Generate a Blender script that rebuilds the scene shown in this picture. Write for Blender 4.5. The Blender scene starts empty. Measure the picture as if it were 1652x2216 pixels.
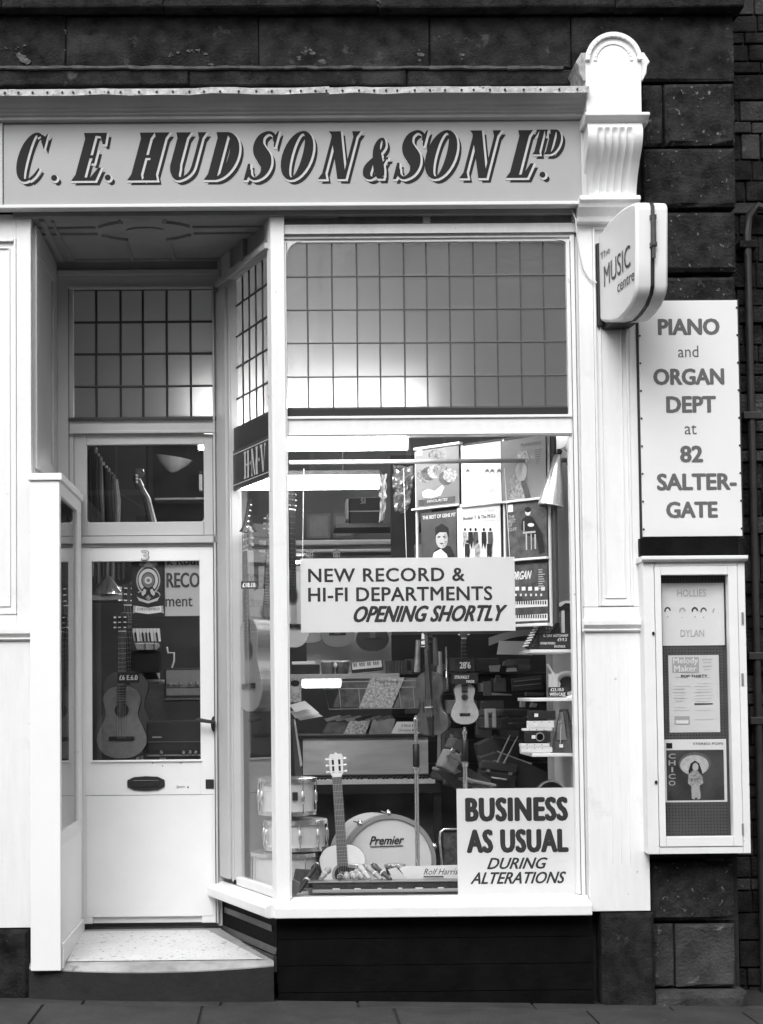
import bpy, math, random
from mathutils import Vector as V3, Matrix
random.seed(7)
SC = bpy.context.scene
COL = SC.collection
# ------------------------------------------------------------------ camera
W, H, FL = 1652.0, 2216.0, 3464.0
YAW, PITCH, ROLL = math.radians(0.5), math.radians(2.6), 0.0095
CP = V3((0.0, -8.35, 1.61))
_f = V3((math.sin(YAW)*math.cos(PITCH), math.cos(YAW)*math.cos(PITCH), math.sin(PITCH)))
_r = V3((math.cos(YAW), -math.sin(YAW), 0)); _u = _r.cross(_f)
CR = _r*math.cos(ROLL) - _u*math.sin(ROLL); CU = _r*math.sin(ROLL) + _u*math.cos(ROLL); CF = _f
def _raw(d): return (W/2 + FL*d.dot(CR)/d.dot(CF), H/2 - FL*d.dot(CU)/d.dot(CF))
_x, _y = _raw(V3((0, 1, 0)))
SHX, SHY = (_x-600)/W, (1497-_y)/W
cam = bpy.data.cameras.new('camera'); co = bpy.data.objects.new('camera', cam); COL.objects.link(co)
M = Matrix((( CR.x, CU.x, -CF.x, CP.x), (CR.y, CU.y, -CF.y, CP.y), (CR.z, CU.z, -CF.z, CP.z), (0, 0, 0, 1)))
co.matrix_world = M
cam.sensor_fit = 'HORIZONTAL'; cam.sensor_width = 24; cam.lens = FL/W*24
cam.shift_x, cam.shift_y = SHX, SHY; cam.clip_end = 500; cam.clip_start = .1
SC.camera = co
# ------------------------------------------------------------------ light
wd = bpy.data.worlds.new('World'); SC.world = wd; wd.use_nodes = True
nt = wd.node_tree; bg = nt.nodes['Background']
sky = nt.nodes.new('ShaderNodeTexSky'); sky.sky_type = 'NISHITA'; sky.sun_disc = False
sky.sun_elevation = math.radians(48); sky.sun_rotation = math.radians(200)
sky.air_density = 1.0; sky.dust_density = 4.0
bw = nt.nodes.new('ShaderNodeRGBToBW')       # the photograph is black and white
nt.links.new(sky.outputs[0], bw.inputs[0]); nt.links.new(bw.outputs[0], bg.inputs['Color'])
bg.inputs['Strength'].default_value = 0.15
sl = bpy.data.lights.new('sun', 'SUN'); sl.energy = 1.0; sl.angle = math.radians(35)
so = bpy.data.objects.new('sun', sl); COL.objects.link(so)
so.rotation_euler = (V3((0.25, 1.0, -0.95))).to_track_quat('-Z', 'Y').to_euler()
vs = SC.view_settings; vs.view_transform = 'Standard'; vs.look = 'None'; vs.gamma = 1; vs.use_curve_mapping = False
vs.exposure = 0.72
SC.cycles.max_bounces = 6; SC.cycles.transparent_max_bounces = 12
SC.cycles.diffuse_bounces = 4; SC.cycles.glossy_bounces = 3
TUBE = 20.0
# ------------------------------------------------------------------ helpers
def ray(px, py):
    return (CF*FL + CR*(px - W/2 + SHX*W) + CU*(-(py - H/2 - SHY*W))).normalized()
class Frame:
    def __init__(s, o, U, Vv=(0, 0, 1)):
        s.o = V3(o); s.U = V3(U).normalized(); s.V = V3(Vv).normalized(); s.N = s.U.cross(s.V)
    def p(s, u, v, d=0): return s.o + s.U*u + s.V*v + s.N*d
    def uv(s, px, py):
        r = ray(px, py); t = (s.o-CP).dot(s.N)/r.dot(s.N); q = CP + r*t - s.o
        return q.dot(s.U), q.dot(s.V)
    def rect(s, x0, y0, x1, y1):
        my, mx = (y0+y1)/2, (x0+x1)/2
        a = s.uv(x0, my)[0]; b = s.uv(x1, my)[0]; c = s.uv(mx, y1)[1]; d = s.uv(mx, y0)[1]
        return min(a, b), max(a, b), min(c, d), max(c, d)
    def sub(s, u, v, d=0, rot=0, lean=0, turn=0):
        g = Frame(s.p(u, v, d), s.U, s.V)
        if turn:
            q = Matrix.Rotation(math.radians(turn), 3, s.V); g.U = q @ g.U; g.N = q @ g.N
        if lean:
            q = Matrix.Rotation(math.radians(-lean), 3, g.U); g.V = q @ g.V; g.N = q @ g.N
        if rot:
            q = Matrix.Rotation(math.radians(rot), 3, g.N); g.U = q @ g.U; g.V = q @ g.V
        return g
    def px(s, px, py, d=0, **k):
        """a frame whose origin is where the picture point falls on this plane"""
        u, v = s.uv(px, py); return s.sub(u, v, d, **k)
def FY(y): return Frame((0, y, 0), (1, 0, 0))
WF = FY(0)
def ppm(y): return FL/(8.35+y)
class MB:
    def __init__(s, F=WF): s.F = F; s.v = []; s.f = []
    def add(s, vs, fs):
        n = len(s.v); s.v += [s.F.p(*q) for q in vs]; s.f += [tuple(i+n for i in f) for f in fs]; return s
    def box(s, a, b, c, d, e, f):
        return s.add([(x, y, z) for z in (e, f) for y in (c, d) for x in (a, b)],
                     [(0, 1, 3, 2), (4, 6, 7, 5), (0, 4, 5, 1), (2, 3, 7, 6), (0, 2, 6, 4), (1, 5, 7, 3)])
    def bx(s, px, e, f): return s.box(*s.F.rect(*px), e, f)
    def prism(s, poly, e, f, ax=2):
        n = len(poly)
        def mk(q, t): return (q[0], q[1], t) if ax == 2 else ((t, q[1], q[0]) if ax == 0 else (q[0], t, q[1]))
        return s.add([mk(q, e) for q in poly] + [mk(q, f) for q in poly],
                     [tuple(range(n))[::-1], tuple(range(n, 2*n))] + [(i, (i+1) % n, (i+1) % n+n, i+n) for i in range(n)])
    def flat(s, poly, d): return s.add([(q[0], q[1], d) for q in poly], [tuple(range(len(poly)))])
    def tube(s, pts, r, n=6, caps=True):
        P = [V3(q) for q in pts]; k = len(P); vs = []; fs = []
        rr = r if isinstance(r, (list, tuple)) else [r]*k
        pu = None
        for i in range(k):
            t = (P[min(i+1, k-1)] - P[max(i-1, 0)]).normalized()
            if pu is None: pu = t.orthogonal().normalized()
            pu = (pu - t*pu.dot(t)).normalized(); w = t.cross(pu)
            for j in range(n):
                a = 2*math.pi*j/n; vs.append(tuple(P[i] + (pu*math.cos(a) + w*math.sin(a))*rr[i]))
        for i in range(k-1):
            for j in range(n):
                a = i*n+j; b = i*n+(j+1) % n; fs.append((a, b, b+n, a+n))
        if caps: fs += [tuple(range(n))[::-1], tuple(range((k-1)*n, k*n))]
        return s.add(vs, fs)
    def lathe(s, prof, c=(0, 0, 0), ax=1, n=16, sx=1, sy=1, a0=0, a1=360, caps=True):
        vs = []; fs = []; full = abs(a1-a0) >= 360; m = n if full else n+1
        for r, t in prof:
            for j in range(m):
                a = math.radians(a0 + (a1-a0)*j/n); x, y = r*math.cos(a)*sx, r*math.sin(a)*sy
                q = [0, 0, 0]; i1, i2 = [i for i in range(3) if i != ax]
                q[ax] = t; q[i1] = x; q[i2] = y; vs.append(tuple(q[i]+c[i] for i in range(3)))
        for i in range(len(prof)-1):
            for j in range(n):
                a = i*m+j; b = i*m+(j+1) % m if full else a+1; fs.append((a, b, b+m, a+m))
        if full and caps and prof[0] != prof[-1]: fs += [tuple(range(m))[::-1], tuple(range((len(prof)-1)*m, len(prof)*m))]
        return s.add(vs, fs)
    def ball(s, c, r, n=10, k=6):
        rr = r if isinstance(r, (tuple, list)) else (r, r, r); vs = []; fs = []
        for i in range(k+1):
            p = math.pi*(i/k)*.998+.001
            for j in range(n):
                a = 2*math.pi*j/n
                vs.append((c[0]+rr[0]*math.sin(p)*math.cos(a), c[1]+rr[1]*math.cos(p), c[2]+rr[2]*math.sin(p)*math.sin(a)))
        for i in range(k):
            for j in range(n): fs.append((i*n+j, i*n+(j+1) % n, (i+1)*n+(j+1) % n, (i+1)*n+j))
        return s.add(vs, fs)
    def grid(s, fn, nu, nv):
        vs = [fn(i/nu, j/nv) for j in range(nv+1) for i in range(nu+1)]
        return s.add(vs, [(j*(nu+1)+i, j*(nu+1)+i+1, (j+1)*(nu+1)+i+1, (j+1)*(nu+1)+i) for j in range(nv) for i in range(nu)])
LOC = {}
def tag(o, label, cat, group=None, kind=None):
    if label: o['label'] = label
    if cat: o['category'] = cat
    if group: o['group'] = group
    if kind: o['kind'] = kind
    return o
def thing(name, label, cat, loc, group=None):
    o = bpy.data.objects.new(name, None); o.empty_display_size = .05; COL.objects.link(o); o.location = loc
    LOC[o] = V3(loc); return tag(o, label, cat, group)
def mesh(name, mb, mat, parent=None, bevel=0, smooth=False, loc=None, label=None, kind=None):
    if parent is not None: L = LOC[parent]
    else:
        zs = min(q.z for q in mb.v); cx = sum(q.x for q in mb.v)/len(mb.v); cy = sum(q.y for q in mb.v)/len(mb.v)
        L = V3(loc) if loc is not None else V3((cx, cy, zs))
    me = bpy.data.meshes.new(name); me.from_pydata([tuple(q-L) for q in mb.v], [], mb.f)
    me.materials.append(mat)
    if smooth: me.polygons.foreach_set('use_smooth', [True]*len(me.polygons))
    o = bpy.data.objects.new(name, me); COL.objects.link(o)
    if parent is not None: o.parent = parent
    else: o.location = L
    LOC[o] = L
    if bevel:
        b = o.modifiers.new('bevel', 'BEVEL'); b.width = bevel; b.segments = 2; b.limit_method = 'ANGLE'; b.angle_limit = math.radians(40)
    if smooth:
        me.set_sharp_from_angle(angle=math.radians(40))
    if label: o['label'] = label
    if kind: o['kind'] = kind
    return o
def struct(name, mb, mat, **k):
    o = mesh(name, mb, mat, **k); o['kind'] = 'structure'; return o
def txt(F, s, box, d, mat, parent, name='lettering', bold=0.0, shear=0.0, sp=1.0, corner=False, metric=False):
    c = bpy.data.curves.new(name, 'FONT'); c.body = s;  c.shear = shear; c.resolution_u = 3; c.space_character = sp
    t = bpy.data.objects.new(name, c); COL.objects.link(t)
    me = bpy.data.meshes.new_from_object(t); bpy.data.objects.remove(t); bpy.data.curves.remove(c)
    xs = [q.co.x for q in me.vertices]; ys = [q.co.y for q in me.vertices]
    a, b, e, f = min(xs), max(xs), min(ys), max(ys)
    if metric: u0, u1, v0, v1 = box
    elif corner:
        u0, v0 = F.uv(box[0], box[3]); u1, v1 = F.uv(box[2], box[1])
    else: u0, u1, v0, v1 = F.rect(*box)
    m = MB(F); hb = bold*1.1*(v1-v0); u0 += hb; u1 -= hb; v0 += hb*.7; v1 -= hb*.7   # heavier weights: overlaid strikes of the same letters
    for k, (ox, oy) in enumerate(((0, 0), (1, 0), (-1, 0), (0, .7), (0, -.7), (.7, .5), (-.7, -.5), (.7, -.5), (-.7, .5)) if bold > 0 else ((0, 0),)):
        m.add([(u0+(q.co.x-a)/(b-a)*(u1-u0)+ox*hb, v0+(q.co.y-e)/(f-e)*(v1-v0)+oy*hb, d+k*.00006) for q in me.vertices], [tuple(p.vertices) for p in me.polygons])
    bpy.data.meshes.remove(me)
    return mesh(name, m, mat, parent)
# ------------------------------------------------------------------ materials (greys: the photograph has no colour)
MT = {}
def mat(name, v=.1, rough=.55, var=.0, scale=6, bump=0.0, bscale=40, metal=0, spec=.5, streak=None, spots=None, coat=0):
    if name in MT: return MT[name]
    m = bpy.data.materials.new(name); m.use_nodes = True; t = m.node_tree; N = t.nodes; L = t.links
    b = N['Principled BSDF']; b.inputs['Roughness'].default_value = rough; b.inputs['Metallic'].default_value = metal
    b.inputs['Base Color'].default_value = (v, v, v, 1); b.inputs['Specular IOR Level'].default_value = spec
    if coat: b.inputs['Coat Weight'].default_value = coat
    geo = N.new('ShaderNodeNewGeometry'); col = None
    def noise(sc, det=4, r=.55, stretch=None):
        n = N.new('ShaderNodeTexNoise'); n.inputs['Scale'].default_value = sc; n.inputs['Detail'].default_value = det; n.inputs['Roughness'].default_value = r
        if stretch:
            mp = N.new('ShaderNodeMapping'); mp.inputs['Scale'].default_value = stretch
            L.new(geo.outputs['Position'], mp.inputs[0]); L.new(mp.outputs[0], n.inputs['Vector'])
        else: L.new(geo.outputs['Position'], n.inputs['Vector'])
        return n
    def ramp(src, p0, c0, p1, c1):
        r = N.new('ShaderNodeValToRGB'); e = r.color_ramp.elements
        e[0].position = p0; e[0].color = (c0, c0, c0, 1); e[1].position = p1; e[1].color = (c1, c1, c1, 1)
        L.new(src, r.inputs[0]); return r.outputs[0]
    if var:
        col = ramp(noise(scale, 5, .6, streak).outputs[0], .3, v*(1-var), .7, v*(1+var))
    if spots:    # (scale, threshold, value, softness): marks with a shape of their own
        for sc_, th, val, soft in spots:
            k = ramp(noise(sc_, 6, .65).outputs[0], th, 0, th+soft, 1)
            mx = N.new('ShaderNodeMix'); mx.data_type = 'RGBA'
            L.new(k, mx.inputs[0]); mx.inputs[7].default_value = (val, val, val, 1)
            if col is not None: L.new(col, mx.inputs[6])
            else: mx.inputs[6].default_value = (v, v, v, 1)
            col = mx.outputs[2]
    if col is not None: L.new(col, b.inputs['Base Color'])
    if bump:
        bp = N.new('ShaderNodeBump'); bp.inputs['Strength'].default_value = bump; bp.inputs['Distance'].default_value = .02
        L.new(noise(bscale, 6, .65).outputs[0], bp.inputs['Height']); L.new(bp.outputs[0], b.inputs['Normal'])
    MT[name] = m; return m
def emis(name, s=10):
    if name in MT: return MT[name]
    m = bpy.data.materials.new(name); m.use_nodes = True; t = m.node_tree; b = t.nodes['Principled BSDF']
    b.inputs['Base Color'].default_value = (.8, .8, .8, 1); b.inputs['Emission Color'].default_value = (1, 1, 1, 1); b.inputs['Emission Strength'].default_value = s
    MT[name] = m; return m
def glassm(name, tint=.97, ior=1.5, rough=0.0, extra=0.0):
    if name in MT: return MT[name]
    m = bpy.data.materials.new(name); m.use_nodes = True; t = m.node_tree; N = t.nodes; L = t.links
    N.remove(N['Principled BSDF']); out = N['Material Output']
    tr = N.new('ShaderNodeBsdfTransparent'); tr.inputs[0].default_value = (tint, tint, tint, 1)
    gl = N.new('ShaderNodeBsdfGlossy'); gl.inputs['Roughness'].default_value = rough
    fr = N.new('ShaderNodeFresnel'); gg = N.new('ShaderNodeNewGeometry')
    mm = N.new('ShaderNodeMath'); mm.operation = 'MULTIPLY_ADD'; mm.inputs[1].default_value = 1/ior-ior; mm.inputs[2].default_value = ior
    L.new(gg.outputs['Backfacing'], mm.inputs[0]); L.new(mm.outputs[0], fr.inputs[0])      # the same reflection on both faces of the pane
    mx = N.new('ShaderNodeMixShader'); L.new(fr.outputs[0], mx.inputs[0]); L.new(tr.outputs[0], mx.inputs[1]); L.new(gl.outputs[0], mx.inputs[2])
    if extra:
        ad = N.new('ShaderNodeMath'); ad.operation = 'ADD'; ad.inputs[1].default_value = extra; ad.use_clamp = True
        L.new(fr.outputs[0], ad.inputs[0]); L.new(ad.outputs[0], mx.inputs[0])
    # a pane's faint film of dust and wiping smears
    df = N.new('ShaderNodeBsdfDiffuse'); df.inputs[0].default_value = (.7, .7, .7, 1); nz = N.new('ShaderNodeTexNoise'); nz.inputs['Scale'].default_value = 1.6; nz.inputs['Detail'].default_value = 6; nz.inputs['Distortion'].default_value = 1.5
    mp = N.new('ShaderNodeMapping'); mp.inputs['Scale'].default_value = (1, 1, 2.2); L.new(gg.outputs['Position'], mp.inputs[0]); L.new(mp.outputs[0], nz.inputs['Vector'])
    mr = N.new('ShaderNodeMapRange'); mr.inputs[1].default_value = .42; mr.inputs[2].default_value = .75; mr.inputs[3].default_value = .001; mr.inputs[4].default_value = .009; L.new(nz.outputs[0], mr.inputs[0])
    m2 = N.new('ShaderNodeMixShader'); L.new(mr.outputs[0], m2.inputs[0]); L.new(mx.outputs[0], m2.inputs[1]); L.new(df.outputs[0], m2.inputs[2])
    L.new(m2.outputs[0], out.inputs[0]); MT[name] = m; return m
def frosted(name, diff=.16, trans=.4):
    if name in MT: return MT[name]
    m = bpy.data.materials.new(name); m.use_nodes = True; t = m.node_tree; N = t.nodes; L = t.links
    N.remove(N['Principled BSDF']); out = N['Material Output']
    d = N.new('ShaderNodeBsdfDiffuse'); d.inputs[0].default_value = (diff, diff, diff, 1)
    tl = N.new('ShaderNodeBsdfTranslucent'); tl.inputs[0].default_value = (trans, trans, trans, 1)
    a = N.new('ShaderNodeAddShader'); L.new(d.outputs[0], a.inputs[0]); L.new(tl.outputs[0], a.inputs[1])
    gl = N.new('ShaderNodeBsdfGlossy'); gl.inputs['Roughness'].default_value = .12
    fr = N.new('ShaderNodeFresnel'); mx = N.new('ShaderNodeMixShader')
    n = N.new('ShaderNodeTexNoise'); n.inputs['Scale'].default_value = 60; g = N.new('ShaderNodeNewGeometry'); L.new(g.outputs['Position'], n.inputs['Vector'])
    bp = N.new('ShaderNodeBump'); bp.inputs['Strength'].default_value = .25; bp.inputs['Distance'].default_value = .01
    L.new(n.outputs[0], bp.inputs['Height']); L.new(bp.outputs[0], gl.inputs['Normal'])
    L.new(fr.outputs[0], mx.inputs[0]); L.new(a.outputs[0], mx.inputs[1]); L.new(gl.outputs[0], mx.inputs[2]); L.new(mx.outputs[0], out.inputs[0])
    MT[name] = m; return m
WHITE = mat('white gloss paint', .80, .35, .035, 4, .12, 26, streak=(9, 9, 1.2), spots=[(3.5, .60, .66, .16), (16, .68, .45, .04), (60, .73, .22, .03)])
WHITE2 = mat('white paint clean', .80, .4, .03, 3, .03, 40)
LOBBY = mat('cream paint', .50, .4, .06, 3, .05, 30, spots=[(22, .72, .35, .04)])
FASC = mat('grey fascia paint', .35, .45, .05, 2.2, .05, 60, spots=[(50, .74, .6, .03)])
CORN = mat('grey cornice paint', .50, .45, .10, 5, .06, 50)
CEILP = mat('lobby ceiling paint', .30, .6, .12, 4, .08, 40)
SOOT = mat('sooty sandstone', .021, .92, .8, 11, 1.0, 80, spec=.2, spots=[(2.6, .58, .05, .12), (8, .63, .075, .07), (45, .66, .07, .05)])
ROCK = mat('rock faced sandstone', .024, .92, .7, 14, 1.0, 60, spec=.2, spots=[(4, .60, .06, .10), (30, .62, .24, .06)])
PALE = mat('worn sandstone', .045, .9, .6, 8, 1.0, 60, spots=[(12, .62, .2, .08)])
SCAR = mat('spalled pale stone', .10, .9, .7, 25, 1.0, 60)
MORT = mat('black mortar', .018, .95, .3, 20, .5, 60)
LEAD = mat('lead sheet', .42, .6, .35, 30, .5, 40, spots=[(40, .60, .12, .05)])
BLACKP = mat('black stallriser boards', .004, .7, .5, 8, .3, 30, spec=.08, spots=[(14, .70, .012, .05)])
DARK = mat('dark wood', .03, .4, .3, 10)
CAME = mat('lead came', .02, .5, .2, 20)
CAMEL = mat('lead came pale', .07, .5, .2, 20)
INK = mat('black ink', .018, .7, spec=.2); INKG = mat('grey lettering paint', .11, .6); SIGNW = mat('painted sign board', .74, .5, .02, 3)
CARD = mat('white card', .80, .7, .02, 4); CARDB = mat('black card', .02, .6)
HILITE = mat('letter outline paint', .52, .5)
PAVE = mat('worn york stone paving', .035, .85, .35, 4, .5, 35, spots=[(6, .66, .2, .1)])
STEP = mat('worn stone step', .32, .7, .3, 6, .4, 30, spots=[(5, .62, .10, .1)])
CHROME = mat('chrome', .78, .2, metal=.85); STEEL = mat('brushed aluminium', .7, .28, metal=1, var=.1, scale=60)
BRASS = mat('brass instrument', .8, .32, metal=.5)
PEARL = mat('white pearl drum wrap', .68, .3, .08, 25); SKIN = mat('drum head', .72, .5)
SPRUCE = mat('pale spruce guitar top', .50, .35, .06, 30, streak=(6, 1, .3)); SPRUCE2 = mat('light varnished top', .74, .3, .03, 30)
MAHOG = mat('dark varnished wood', .07, .25, .3, 20); VARN = mat('violin varnish', .085, .22, .35, 12, coat=.5)
EBONY = mat('ebony', .015, .4); IVORY = mat('ivory keys', .75, .4); BONE = mat('nickel frets', .6, .3, metal=1)
VINYL = mat('black leathercloth', .022, .55, .2, 60, .3, 200); GREY = mat('mid grey cloth', .22, .8, .15, 80); GREYD = mat('dark grey cloth', .07, .8, .2, 60)
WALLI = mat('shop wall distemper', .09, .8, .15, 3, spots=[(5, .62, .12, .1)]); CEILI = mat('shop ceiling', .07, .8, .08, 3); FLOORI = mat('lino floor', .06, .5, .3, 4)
PAPER = mat('paper', .7, .8, .04, 5); PRINTG = mat('half tone print', .3, .7, .75, 60); PRINTD = mat('dark half tone print', .055, .6, .7, 20); PRINTM = mat('mid half tone print', .2, .6, .3, 12)
GLASS = glassm('window glass', .98); GLASSD = glassm('door glass', .93)
# ------------------------------------------------------------------ ground
F0 = FY(0)
def zz(py, px=900, y=0.0): return FY(y).uv(px, py)[1]
def xx(px, py=1300, y=0.0): return FY(y).uv(px, py)[0]
def tilt(mb):
    for q in mb.v: q.z += -.022*(max(-4, min(4, q.x))-.9)
    return mb
pv = struct('pavement', tilt(MB(Frame((0, 0, 0), (1, 0, 0), (0, 1, 0))).box(-40, -4, -2.9, 6, -.3, -.012).box(-4, 4, -2.9, 6, -.3, -.012).box(4, 40, -2.9, 6, -.3, -.012)), MORT)
G0 = Frame((0, 0, 0), (1, 0, 0), (0, 1, 0))
def slab(x0, x1, y0, y1):
    g = .006; z = random.uniform(-.003, .002)
    mesh('paving_slab', tilt(MB(G0).box(x0+g, x1-g, y0+g, y1-g, -.012, z)), PAVE, pv, bevel=.006)
x = -4.2
while x < 4.5:
    w = random.choice([.7, .9, 1.1]); slab(x, x+w, -.17, -.0); x += w
for y0, y1, off in ((-.78, -.17, -4.0), (-1.4, -.78, -4.4), (-2.0, -1.4, -4.1), (-2.6, -2.0, -4.3)):
    x = off
    while x < 4.5:
        w = random.uniform(.75, 1.15); slab(x, x+w, y0, y1); x += w
for i in range(12): mesh('kerb_stone', tilt(MB(G0).box(-5.4+i*.9+.004, -4.5+i*.9-.004, -2.9, -2.62, -.012, 0)), PALE, pv, bevel=.015)
struct('road', MB(G0).box(-60, 60, -80, -2.9, -.3, -.12), mat('asphalt', .05, .85, .3, 8, .5, 80))
# ------------------------------------------------------------------ stone wall
XR = xx(1590, 1000, .08)             # the wall's right-hand corner
def rock(F, r, d0, d1, amp, m, par, metric=False, margin=.02):
    u0, u1, v0, v1 = r if metric else F.rect(*r); nu, nv = 5, 4; mb = MB(F); vs = []
    for j in range(nv+1):
        for i in range(nu+1):
            u = u0+(u1-u0)*i/nu; v = v0+(v1-v0)*j/nv; e = i in (0, nu) or j in (0, nv)
            if i == 1: u = u0+margin
            if i == nu-1: u = u1-margin
            if j == 1: v = v0+margin
            if j == nv-1: v = v1-margin
            vs.append((u, v, d1-margin*.7 if e else d1+random.uniform(-amp, amp)))
    fs = [(j*(nu+1)+i, j*(nu+1)+i+1, (j+1)*(nu+1)+i+1, (j+1)*(nu+1)+i) for j in range(nv) for i in range(nu)]
    n = len(vs); vs += [(u0, v0, d0), (u1, v0, d0), (u1, v1, d0), (u0, v1, d0)]
    fs += [tuple(range(nu+1))[::-1]+(n, n+1), tuple(range(nv*(nu+1), (nv+1)*(nu+1)))+(n+2, n+3)]
    fs += [tuple(j*(nu+1) for j in range(nv+1))+(n+3, n), tuple(j*(nu+1)+nu for j in range(nv+1))[::-1]+(n+1, n+2)]
    mb.add(vs, fs); return mesh('stone_block', mb, m, par)
wall = thing('stone_wall', 'soot-blackened rusticated sandstone wall above and beside the white shopfront', 'wall', (0, .2, 0))
ZT = zz(-60); ZF = zz(188, 700, .05); XPR = xx(1400, 1200)
XL0 = xx(72, 1200)-.07; cw = MB(); cw.box(-3.6, XR-.02, ZF-.25, ZT+1.2, -.5, -.11); cw.box(1.63, XR-.02, -.15, ZF-.25, -.5, -.125); cw.box(-3.6, XL0, -.15, ZF-.25, -.5, -.125)
mesh('mortar_bed', cw, MORT, wall)
F5 = FY(.05); F8 = FY(.08)
def row(F, y0, y1, xs, d, amp, m, mg=.008):
    for a, b in zip(xs[:-1], xs[1:]): rock(F, (a+1.2, y0, b-1.2, y1), -.1, d, amp, m, wall, margin=mg)
row(F8, -75, 31, [-420, 10, 357, 816, 1324, 1600], .10, .003, SOOT)
row(F8, -190, -78, [-420, -60, 260, 640, 1100, 1460, 1600], .02, .004, SOOT)
row(F8, -300, -193, [-420, 90, 460, 900, 1300, 1600], .02, .004, SOOT)
row(F8, 36, 150, [-420, -180, 143, 560, 930, 1236], .01, .008, SOOT)
row(F8, 157, 190, [-420, -100, 410, 880, 1262], .04, .003, SOOT)
row(F8, 36, 178, [1236, 1588], .02, .006, SOOT, .012)
row(F8, 186, 318, [1391, 1434], .02, .01, ROCK, .015); row(F8, 186, 318, [1436, 1588], .04, .012, ROCK, .02)
ys = [326, 452, 464, 592, 604, 738, 750, 880, 892, 1020, 1032, 1165, 1177, 1300, 1312, 1440, 1452, 1580, 1592, 1720, 1732, 1856]
for i in range(0, len(ys), 2): row(F8, ys[i], ys[i+1], [1391, 1589], .045, .012, ROCK, .02)
row(F8, 1866, 1990, [1404, 1586], .045, .016, ROCK, .02)
row(F8, 1998, 2133, [1410, 1457], .03, .008, PALE, .01); row(F8, 1998, 2133, [1459, 1588], .04, .012, PALE, .015)
rock(F8, (1411, 2139, 1606, 2196), -.1, .12, .006, PALE, wall, margin=.03)
for y0, y1 in ((0, .45), (.46, .95), (.96, 1.45), (1.46, 1.95), (1.96, 2.45), (2.46, 2.95), (2.96, 3.45), (3.46, 3.95), (3.96, 4.4)):
    rock(F8, (-3.6, -2.9, y0, y1), -.1, .03, .01, ROCK, wall, True); rock(F8, (-2.89, -2.15, y0, y1), -.1, .03, .01, ROCK, wall, True)
# return face of the corner into the passage: quoins
FR = Frame((XR-.02, 0, 0), (0, 1, 0), (0, 0, 1))
for i in range(0, len(ys), 2):
    a, b = zz(ys[i+1], 1590, .1), zz(ys[i], 1590, .1); rock(FR, (.12, .48, a, b), -.05, .012, .008, ROCK, wall, True)
# pale mortar ledge and spalled patches on the top course
lg = MB(F8); n = 60
P = [(xx(-200+i*24, 153, .08), zz(153.5+random.uniform(-1.2, 1.2), -200+i*24, .08)) for i in range(n)]
for (a, b), (c, d) in zip(P[:-1], P[1:]):
    h = random.uniform(.004, .009); lg.prism([(a, b-h), (c, d-h), (c, d+h), (a, b+h)], .0, .055+random.uniform(0, .004))
mesh('mortar_fillet', lg, mat('pale mortar fillet', .075, .9, .5, 14, .6, 60), wall, kind='stuff')
def scar(pts, w, d=.012):
    mb = MB(F8)
    for (a, b), (c, e) in zip(pts[:-1], pts[1:]):
        for k in range(3):
            t = random.random(); x = a+(c-a)*t+random.uniform(-3, 3); y = b+(e-b)*t+random.uniform(-3, 3); R_ = w*random.uniform(.5, 1.5); n = 7
            P = [F8.uv(x+R_*random.uniform(.5, 1.4)*math.cos(6.283*i/n)*1.4, y+R_*random.uniform(.4, 1.2)*math.sin(6.283*i/n)) for i in range(n)]
            mb.prism(P, d-.02, d+random.uniform(.001, .006))
    mesh('spalled_edge', mb, SCAR, wall, kind='stuff')
for pts, w in (([(368, 146), (370, 120), (395, 117), (408, 110), (420, 114), (434, 110), (446, 121)], 2), ([(0, 107), (34, 108), (60, 100)], 2), ([(40, 120), (56, 130), (60, 138)], 6),
               ([(640, 140), (655, 118), (668, 105), (690, 128), (700, 140)], 4), ([(906, 135), (908, 112), (925, 92)], 4), ([(985, 105), (1000, 118), (998, 135)], 3), ([(945, 136), (965, 140)], 4),
               ([(448, 137), (462, 140)], 3), ([(700, 3), (706, 30)], 1.5), ([(357, 2), (357, 30)], 2.5), ([(816, 0), (818, 30)], 2), ([(143, 60), (142, 140)], 1.6), ([(1572, 60), (1580, 90)], 4)):
    scar(pts, w, .10 if pts[0][1] < 30 else .012)
# neighbouring wall in the passage, coursed rubble, with a drainpipe
nw = thing('passage_wall', 'dark coursed stone wall set back in the passage right of the notice case', 'wall', (2.6, .6, 0))
FN = FY(.5)
mesh('mortar_bed', MB(FN).box(XR-.3, 6, -.15, 6, -.3, -.02), MORT, nw)
z = -.1; farst = MB(FN)
while z < 5.6:
    h = random.choice([.07, .10, .12, .15]); xq = XR-.25+random.uniform(-.1, 0)
    while xq < XR+.75:
        w = random.uniform(.1, .24); mb = MB(FN).box(xq+.005, xq+w-.005, z+.005, z+h-.005, -.02, random.uniform(.0, .02))
        mesh('rubble_stone', mb, PALE if random.random() < .2 else SOOT, nw, bevel=.006); xq += w
    while xq < XR+2.6:
        w = random.uniform(.12, .26); farst.box(xq+.005, xq+w-.005, z+.005, z+h-.005, -.02, random.uniform(.0, .02)); xq += w
    z += h
mesh('outer_rubble', farst, SOOT, nw, kind='stuff')
dp = thing('drainpipe', 'old cast iron drainpipe running down the passage wall beside the lettered sign', 'pipe', (XR+.1, .4, 0))
FP_ = FY(.42); u0, v0 = FP_.uv(1619, 553); u1 = FP_.uv(1624, 1850)[0]
mesh('pipe', MB(FP_).tube([(u0, -.1, 0), (u0, v0, 0)], .021, 10), DARK, dp, smooth=True)
for py in (530, 900, 1420, 1560):
    v = FP_.uv(1620, py)[1]; mesh('pipe_bracket', MB(FP_).box(u0-.05, u0+.05, v-.02, v+.02, -.06, .028), SOOT if py == 530 else DARK, dp, bevel=.004)
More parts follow.
